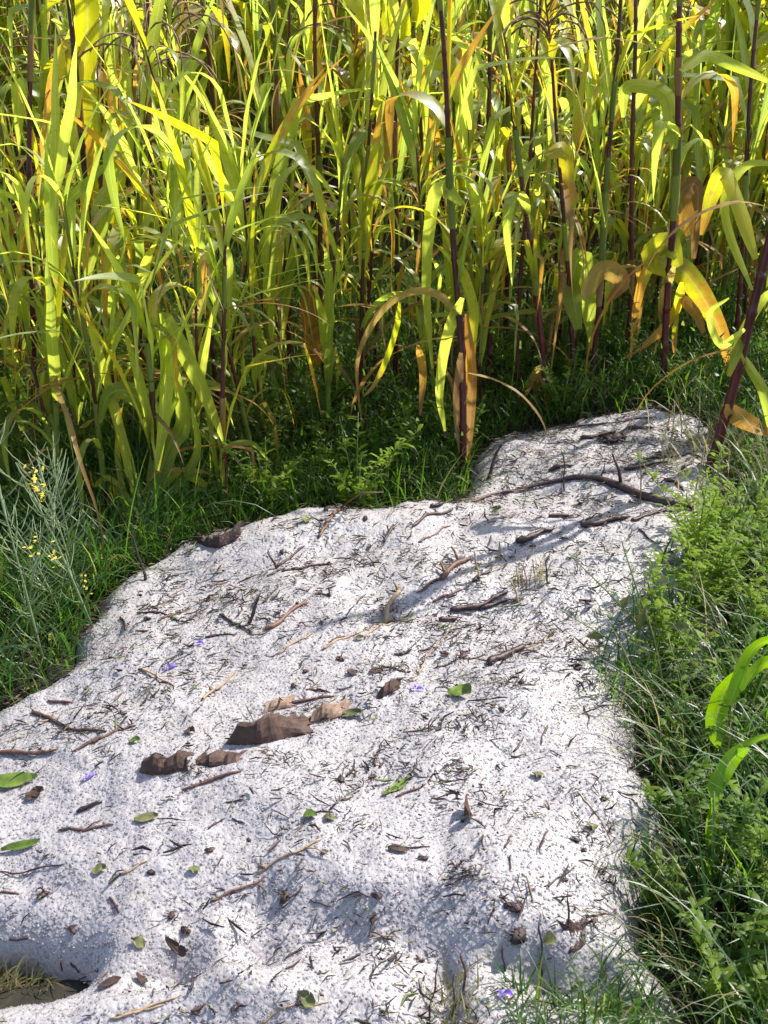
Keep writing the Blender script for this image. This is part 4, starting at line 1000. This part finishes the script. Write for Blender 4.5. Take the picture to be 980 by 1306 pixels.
# right foreground grass
x, y = outside(21000, (0.30, 1.9), (0.7, 3.3), cl=0.75, cond=lambda x, y: x > 0.2); S_.append(blades(x, y, bh, 0.10, 0.27, 0.002, 0.005, 0.40, 1.2))
x, y = outside(2600, (0.30, 1.3), (0.9, 2.3), hi=-0.12, cl=0.6, cond=lambda x, y: x > 0.2); S_.append(blades(x, y, bh, 0.20, 0.48, 0.0022, 0.006, 0.4, 1.3))
x, y = outside(4600, (0.30, 1.7), (0.8, 3.3), hi=-0.06, cl=0.6, cond=lambda x, y: x > 0.2); S_.append(blades(x, y, bh, 0.16, 0.36, 0.005, 0.011, 0.45, 1.5, seg=7))
x, y = outside(2200, (-2.2, -0.55), (1.9, 3.3), cl=0.6); S_.append(blades(x, y, bh, 0.18, 0.44, 0.003, 0.008, 0.40, 1.4, seg=7))
stuff('grass', S_, 'grass', 'long thin green grass growing thickly around the hail drift', 'grass')
# undergrowth at the feet of the corn
S_ = []
x, y = outside(34000, (-2.6, 2.8), (2.45, 6.0), cond=lambda x, y: np.abs(x) < 0.42 * y + 0.3); S_.append(blades(x, y, bh, 0.06, 0.24, 0.003, 0.008, 0.6, 1.4, seg=4))
x, y = outside(13000, (-1.1, 1.6), (2.3, 4.5), lo=-0.5); S_.append(blades(x, y, bh, 0.08, 0.26, 0.002, 0.005, 0.5, 1.4, seg=5))
# small leaflets of creeping weeds
x, y = outside(26000, (-2.4, 2.6), (3.0, 5.6), cl=0.9, cond=lambda x, y: np.abs(x) < 0.42 * y + 0.3)
hh = NR.uniform(0.02, 0.32, len(x)) ** 1.0; S_.append(blades(x, y, lambda a, b: base_h(a, b) + hh, 0.015, 0.045, 0.005, 0.012, 1.0, 1.0, seg=3))
stuff('undergrowth', S_, 'under', 'dark green low weeds and grass at the feet of the corn', 'undergrowth')
# pale dry grass: right edge by the leaning stem, stubble, bottom left
S_ = []
c = at(945, 640); n_ = 520; S_.append(blades(NR.normal(c.x + 0.05, 0.13, n_), NR.normal(c.y, 0.14, n_), lambda a, b: np.array([top_h(i, j) for i, j in zip(a, b)]), 0.10, 0.34, 0.002, 0.005, 0.7, 1.7))
c = at(672, 745); n_ = 26; S_.append(blades(NR.normal(c.x, 0.035, n_), NR.normal(c.y, 0.02, n_), snow_h, 0.06, 0.12, 0.0015, 0.003, 0.25, 0.5))
c = at(578, 1295); n_ = 70; S_.append(blades(NR.normal(c.x, 0.02, n_), NR.normal(c.y, 0.035, n_), snow_h, 0.04, 0.11, 0.0012, 0.003, 0.35, 0.5))
c = march(10, 1236, base_h); n_ = 620; S_.append(blades(NR.uniform(c.x - 0.2, c.x + 0.10, n_), NR.uniform(c.y - 0.09, c.y + 0.03, n_), base_h, 0.03, 0.08, 0.002, 0.004, 0.9, 1.0, azc=0.4, azs=0.7))
x, y = outside(1500, (0.30, 1.4), (0.95, 3.0), lo=-0.14); S_.append(blades(x[:170], y[:170], bh, 0.22, 0.42, 0.0018, 0.0036, 0.35, 1.5, azc=math.pi, azs=0.7, seg=8))
x, y = outside(700, (0.35, 1.5), (0.9, 3.2), cl=0.8); S_.append(blades(x, y, bh, 0.14, 0.42, 0.0012, 0.003, 0.5, 1.5))
x, y = outside(500, (-2, -0.6), (2, 3.3), cl=0.8); S_.append(blades(x, y, bh, 0.14, 0.36, 0.0012, 0.003, 0.5, 1.5))
stuff('dry_grass', S_, 'grass_dry', 'pale dead grass blades among the green and poking through the hail', 'dry grass')
# green tufts poking through the hail at the right and bottom right
S_ = []
for (u, v, n_, s1, h0, h1) in ((700, 1300, 130, 0.035, 0.04, 0.10), (640, 1306, 20, 0.04, 0.03, 0.07), (800, 1306, 260, 0.05, 0.05, 0.13), (845, 790, 160, 0.05, 0.08, 0.2), (815, 890, 260, 0.05, 0.08, 0.18), (900, 730, 90, 0.06, 0.08, 0.2), (830, 1130, 90, 0.03, 0.06, 0.14), (870, 1210, 100, 0.04, 0.06, 0.16)):
    c = at(u, v); S_.append(blades(NR.normal(c.x, s1, n_), NR.normal(c.y, s1, n_), lambda a, b: np.array([top_h(i, j) for i, j in zip(a, b)]), h0, h1, 0.0018, 0.004, 0.5, 1.2))
stuff('grass_tufts', S_, 'grass', 'fine grass blades poking up through the right edge of the hail', 'grass')

# the rest of the corn field beyond the single plants: one mass of blades and stems
S_ = []
for _ in range(2):
    n_ = 14000; y = NR.uniform(6.6, 12.0, n_); x = NR.uniform(-1, 1, n_) * (0.45 * y + 0.6); hh = NR.uniform(0.25, 1.75, n_)
    S_.append(blades(x, y, lambda a, b: base_h(a, b) + hh, 0.30, 0.75, 0.016, 0.046, 0.45, 2.0, seg=7))
stuff('far_corn', S_, 'corn_mass', 'dense mass of yellow green corn leaves filling the field behind', 'corn field')

# ------------------------------------------------------------------ broad bladed grass at right, weeds, rape stalks
def px_plant(name, base, paths, mat, label, cat, group=None, stem_pts=None, part='leaf'):
    p0 = at(*base); root = empty(name, p0); root.matrix_basis = Matrix.Translation(p0)
    if stem_pts:
        pts = [p0 - p0] + [on_plane_y(u, v, p0.y + 0.02 * i) - p0 for i, (u, v) in enumerate(stem_pts)]
        mb = MB(); mb.tube(pts, [0.004] * (len(pts) - 1) + [0.002], 6); mb.build('stem', M['weed_stem'], root)
    for i, (px, w) in enumerate(paths): hero_leaf(root, px, w, mat, dy=0.01 * i, depth_curve=0.05, seed=i + int(base[0]))
    tag(root, label, cat, group); return root
px_plant('broad_grass', (912, 1150), [([(911, 1130), (912, 1080), (911, 1020)], 20), ([(912, 1120), (908, 1060), (912, 1010)], 14), ([(912, 1020), (915, 1000), (935, 968), (955, 955)], 20), ([(914, 1020), (925, 970), (960, 945), (1000, 935)], 9)],
         'broad', 'bright broad grass shoot with vertical blade in right foreground', 'grass plant', 'broad bladed grass shoots at the right edge', [(910, 1080), (911, 1010)])
px_plant('broad_grass', (935, 1030), [([(930, 960), (915, 925), (925, 880), (950, 850)], 26), ([(930, 900), (960, 830), (1000, 812)], 18), ([(945, 880), (970, 850), (1000, 840)], 20)],
         'broad', 'bright broad leaf arching out of the right frame edge above the shoot', 'grass plant', 'broad bladed grass shoots at the right edge', [(932, 990), (930, 930)])
px_plant('broad_grass', (960, 1270), [([(958, 1260), (955, 1200), (972, 1150)], 14), ([(960, 1260), (985, 1190), (1000, 1150)], 10)],
         'broad', 'narrow bright grass shoot in the bottom right corner', 'grass plant', 'broad bladed grass shoots at the right edge', [(958, 1220)])
px_plant('broad_grass', (925, 1200), [([(925, 1190), (930, 1140), (945, 1100)], 10), ([(925, 1190), (900, 1210), (880, 1230)], 8)],
         'broad', 'small forked grass shoot low between the tall shoot and the corner', 'grass plant', 'broad bladed grass shoots at the right edge', [(925, 1180)])

def weed(seed, H=0.3, nst=5, leafy=26):
    rr = random.Random(seed); root = empty('weed')
    for s_ in range(nst):
        a = rr.uniform(0, 6.28); sp = rr.uniform(0.1, 0.6); h = H * rr.uniform(0.6, 1.1); pts = []
        for i in range(6):
            t = i / 5; pts.append(Vector((math.cos(a) * sp * h * t ** 1.3, math.sin(a) * sp * h * t ** 1.3, h * t * (1 - 0.25 * t * sp))))
        mb = MB(); mb.tube(pts, [0.0022, 0.002, 0.0018, 0.0015, 0.0012, 0.0008], 5); mb.build('stem', M['weed_stem'], root)
        lm = MB()
        for j in range(leafy):
            t = rr.uniform(0.12, 1.0); i = min(4, int(t * 5)); q = pts[i].lerp(pts[i + 1], t * 5 - i); b = rr.uniform(0, 6.28); l = rr.uniform(0.02, 0.05) * (1.2 - 0.5 * t)
            d = Vector((math.cos(b), math.sin(b), rr.uniform(0.1, 0.8))).normalized()
            ps = [q, q + d * l * 0.4, q + d * l * 0.75 + Vector((0, 0, -0.05 * l)), q + d * l + Vector((0, 0, -0.25 * l))]; sv = d.cross(Vector((0, 0, 1)))
            wl_ = l * rr.uniform(0.10, 0.2)
            lm.ribbon(ps, [wl_ * 0.3, wl_, wl_ * 0.8, 0.0003], sv, 0.2)
        lm.build('foliage', M['weed'], root)
    return root
wp = [weed(900 + i, RNG.uniform(0.22, 0.36), RNG.choice((5, 6, 7)), 26) for i in range(5)]
wl2 = [((905, 860), 'leafy weed crowding the right edge of the hail, left of the broad leaf'), ((960, 820), 'bright leafy weed at the right frame edge above the broad leaf'), ((925, 740), 'feathery weed behind the others where the pale dry grass ends'),
       ((970, 760), 'feathery light green weed in the upper part of the right bank'), ((860, 900), 'dark leafy weed overhanging the narrowest part of the hail'), ((880, 960), 'weed in shade below the overhanging one'),
       ((960, 1010), 'weed behind the vertical broad shoot'), ((870, 1080), 'low weed at the right bulge of the hail'), ((950, 1130), 'weed right of the vertical broad shoot'), ((850, 1180), 'low weed just above the bottom right hail hollow'),
       ((940, 1260), 'weed near the bottom right corner'), ((60, 700), 'leafy weed in the left bank under the yellow flowers'), ((20, 640), 'leafy weed at the left frame edge in the long grass'),
       ((100, 620), 'leafy weed between long grass and short corn plant'), ((470, 590), 'feathery weed in dark grass left of the tan sheathed corn'), ((530, 600), 'feathery weed touching the hail rim near the tan sheathed corn'),
       ((395, 560), 'weed in the dark hollow left of centre'), ((560, 570), 'weed close beside the nearest corn plant'), ((790, 470), 'bright weed behind the hail crest'), ((640, 490), 'weed left of the hail crest, under the corn'),
       ((340, 600), 'weed at the left end of the dark hollow'), ((440, 520), 'tall weed under the orange hanging strips')]
for i, ((u, v), lab) in enumerate(wl2):
    o = wp[i] if i < 5 else copy_tree(wp[i % 5]); p = march(u, v, top_h); o.location = p - Vector((0, 0, 0.01)); o.rotation_euler = (0, 0, i * 1.9); sc = RNG.uniform(0.8, 1.15)
    o.scale = (sc, sc, sc); tag(o, lab, 'weed', 'leafy weeds around the hail')

wb = []
for k_ in range(3):
    o = weed(950 + k_, 0.30, 7, 34)
    for c in o.children:
        if c.name.startswith('foliage'): c.data.materials[0] = M['weed_bright']
    wb.append(o)
bp_ = [(905, 700), (940, 720), (970, 700), (960, 740), (915, 760), (885, 720), (975, 780), (930, 800), (890, 790), (960, 830), (975, 1180), (850, 850)]
for i, (u, v) in enumerate(bp_):
    o = wb[i] if i < 3 else copy_tree(wb[i % 3]); o.location = march(u, v, top_h) - Vector((0, 0, 0.01)); o.rotation_euler = (0, 0, i * 1.7)
    tag(o, 'bright yellow green bushy weed in the upper right bank', 'weed', 'bright bushy weeds of the right bank')
for i in range(120):
    if i < 46: xx, y = RNG.uniform(0.35, 1.5), RNG.uniform(1.1, 3.2)
    else: xx, y = RNG.uniform(-1.7, 1.6), RNG.uniform(2.9, 4.3)
    if sd_at(np.array(xx), np.array(y)) > -0.04: continue
    o = copy_tree(wp[i % 5] if i < 46 or i % 3 else wb[i % 2]); o.location = (xx, y, float(base_h(xx, y)) - 0.01); o.rotation_euler = (0, 0, i * 2.3); sc = RNG.uniform(0.7, 1.2); o.scale = (sc, sc, sc)
    tag(o, 'leafy weed mixed into the thick grass of the right bank' if i < 46 else 'leafy weed low in the undergrowth at the corn feet', 'weed', 'weeds mixed into the right bank grass' if i < 46 else 'weeds in the undergrowth below the corn')

# sparse weed leaning over the hail at right with a few larger leaves
p0 = at(858, 880); root = empty('leaning_weed', p0); root.matrix_basis = Matrix.Translation(p0)
tag(root, 'sparse weed leaning left over the hail with a few curled oval leaves', 'weed')
for k_, path in enumerate([[(840, 830), (800, 780), (760, 740), (725, 705)], [(835, 820), (815, 760), (793, 690)], [(850, 860), (800, 830), (760, 805), (710, 775)], [(860, 830), (880, 760), (890, 715)]]):
    pts = [Vector((0, 0, 0))] + [on_plane_y(u, v, p0.y + 0.05 - 0.02 * j) - p0 for j, (u, v) in enumerate(path)]
    mb = MB(); mb.tube(pts, [0.0028, 0.0024, 0.002, 0.0015, 0.001][:len(pts)], 5); mb.build('stem', M['weed_stem'], root)
    lm = MB(); rr = random.Random(k_)
    for j in range(1, len(pts)):
        for q in range(7):
            b = rr.uniform(0, 6.28); l = rr.uniform(0.012, 0.03); c = pts[j - 1].lerp(pts[j], rr.uniform(0.2, 1)); d = Vector((math.cos(b), math.sin(b) * 0.6, rr.uniform(-0.2, 0.8))).normalized()
            lm.ribbon([c, c + d * l * .5, c + d * l], [0.0006, 0.0024, 0.0004], d.cross(Vector((0, 0.3, 1))), 0.2)
    lm.build('foliage', M['weed'], root)
for (u, v, w, h) in ((818, 790, 13, 44), (797, 768, 12, 20), (760, 812, 22, 12), (868, 800, 26, 12), (846, 742, 14, 14)):
    c = on_plane_y(u, v, p0.y + 0.02) - p0; m_ = 0.0019; lm = MB()
    if h > w: lm.ribbon([c + Vector((0, 0, -h / 2 * m_)), c, c + Vector((0.01, 0, h / 2 * m_))], [0.002, w / 2 * m_, 0.001], Vector((1, 0.4, 0)), 0.4)
    else: lm.ribbon([c + Vector((-w / 2 * m_, 0, 0)), c + Vector((0, 0, 0.004)), c + Vector((w / 2 * m_, 0, 0))], [0.001, h / 2 * m_, 0.001], Vector((0, 0.5, 1)), 0.4)
    lm.build('leaf', M['leaf_olive'], root)

# rape stalks with thin pods and yellow flowers on the left
for (b, t, lab, fl, sd2) in (((118, 800), (20, 590), 'podded flower stalk leaning left over the hail edge with yellow blooms', [(45, 615), (70, 712)], 1), ((60, 860), (-20, 560), 'podded stalk at far left behind the flowering one', [(40, 700)], 2), ((105, 770), (50, 600), 'short podded stalk beside the flowering one, yellow bloom at its foot', [(110, 748)], 3),
    ((85, 800), (10, 660), 'low podded stalk bent left over the grass near the hail corner', [], 4), ((30, 820), (70, 620), 'podded stalk leaning right at the far left edge', [], 5), ((100, 740), (60, 570), 'tallest podded stalk at the back of the left clump', [(52, 628)], 6)):
    p0 = at(*b); root = empty('flower_stalk', p0); root.matrix_basis = Matrix.Translation(p0); p1 = on_plane_y(t[0], t[1], p0.y - 0.05) - p0; rr = random.Random(sd2)
    pts = [p1 * (i / 6) + Vector((0, 0, 0.03 * math.sin(i / 6 * 3.14))) for i in range(7)]
    mb = MB(); mb.tube(pts, [0.003, 0.0028, 0.0025, 0.0022, 0.002, 0.0016, 0.001], 6); mb.build('stem', M['rape_stem'], root)
    for j in range(36):
        q = rr.uniform(0.10, 0.98); c = p1 * q + Vector((0, 0, 0.03 * math.sin(q * 3.14))); a = rr.uniform(0, 6.28); l = rr.uniform(0.05, 0.09)
        d = Vector((math.cos(a) * 0.8, math.sin(a) * 0.8, 0.5)).normalized(); pm = MB(); pm.tube([c, c + d * l * 0.4, c + d * l * 0.8 + Vector((0, 0, l * 0.15)), c + d * l + Vector((0, 0, l * 0.35))], [0.0008, 0.0013, 0.0013, 0.0004], 5)
        pm.build('pod', M['rape_stem'], root)
    for (u, v) in fl:
        c = on_plane_y(u, v, p0.y - 0.04) - p0; fm = MB()
        for j in range(26 if v < 650 else 10):
            a = rr.uniform(0, 6.28); o_ = Vector((rr.gauss(0, 0.010), rr.gauss(0, 0.010), rr.gauss(0, 0.016))); d = Vector((math.cos(a), math.sin(a), rr.uniform(-0.2, 0.9))); l = 0.009
            fm.ribbon([c + o_, c + o_ + d * l * 0.6, c + o_ + d * l], [0.001, 0.0035, 0.0015], d.cross(Vector((0, 0, 1))), 0.2)
        fm.build('flower', M['petal_yellow'], root)
    tag(root, lab, 'flower stalk', 'podded flower stalks on the left bank')
bpy.context.view_layer.update()
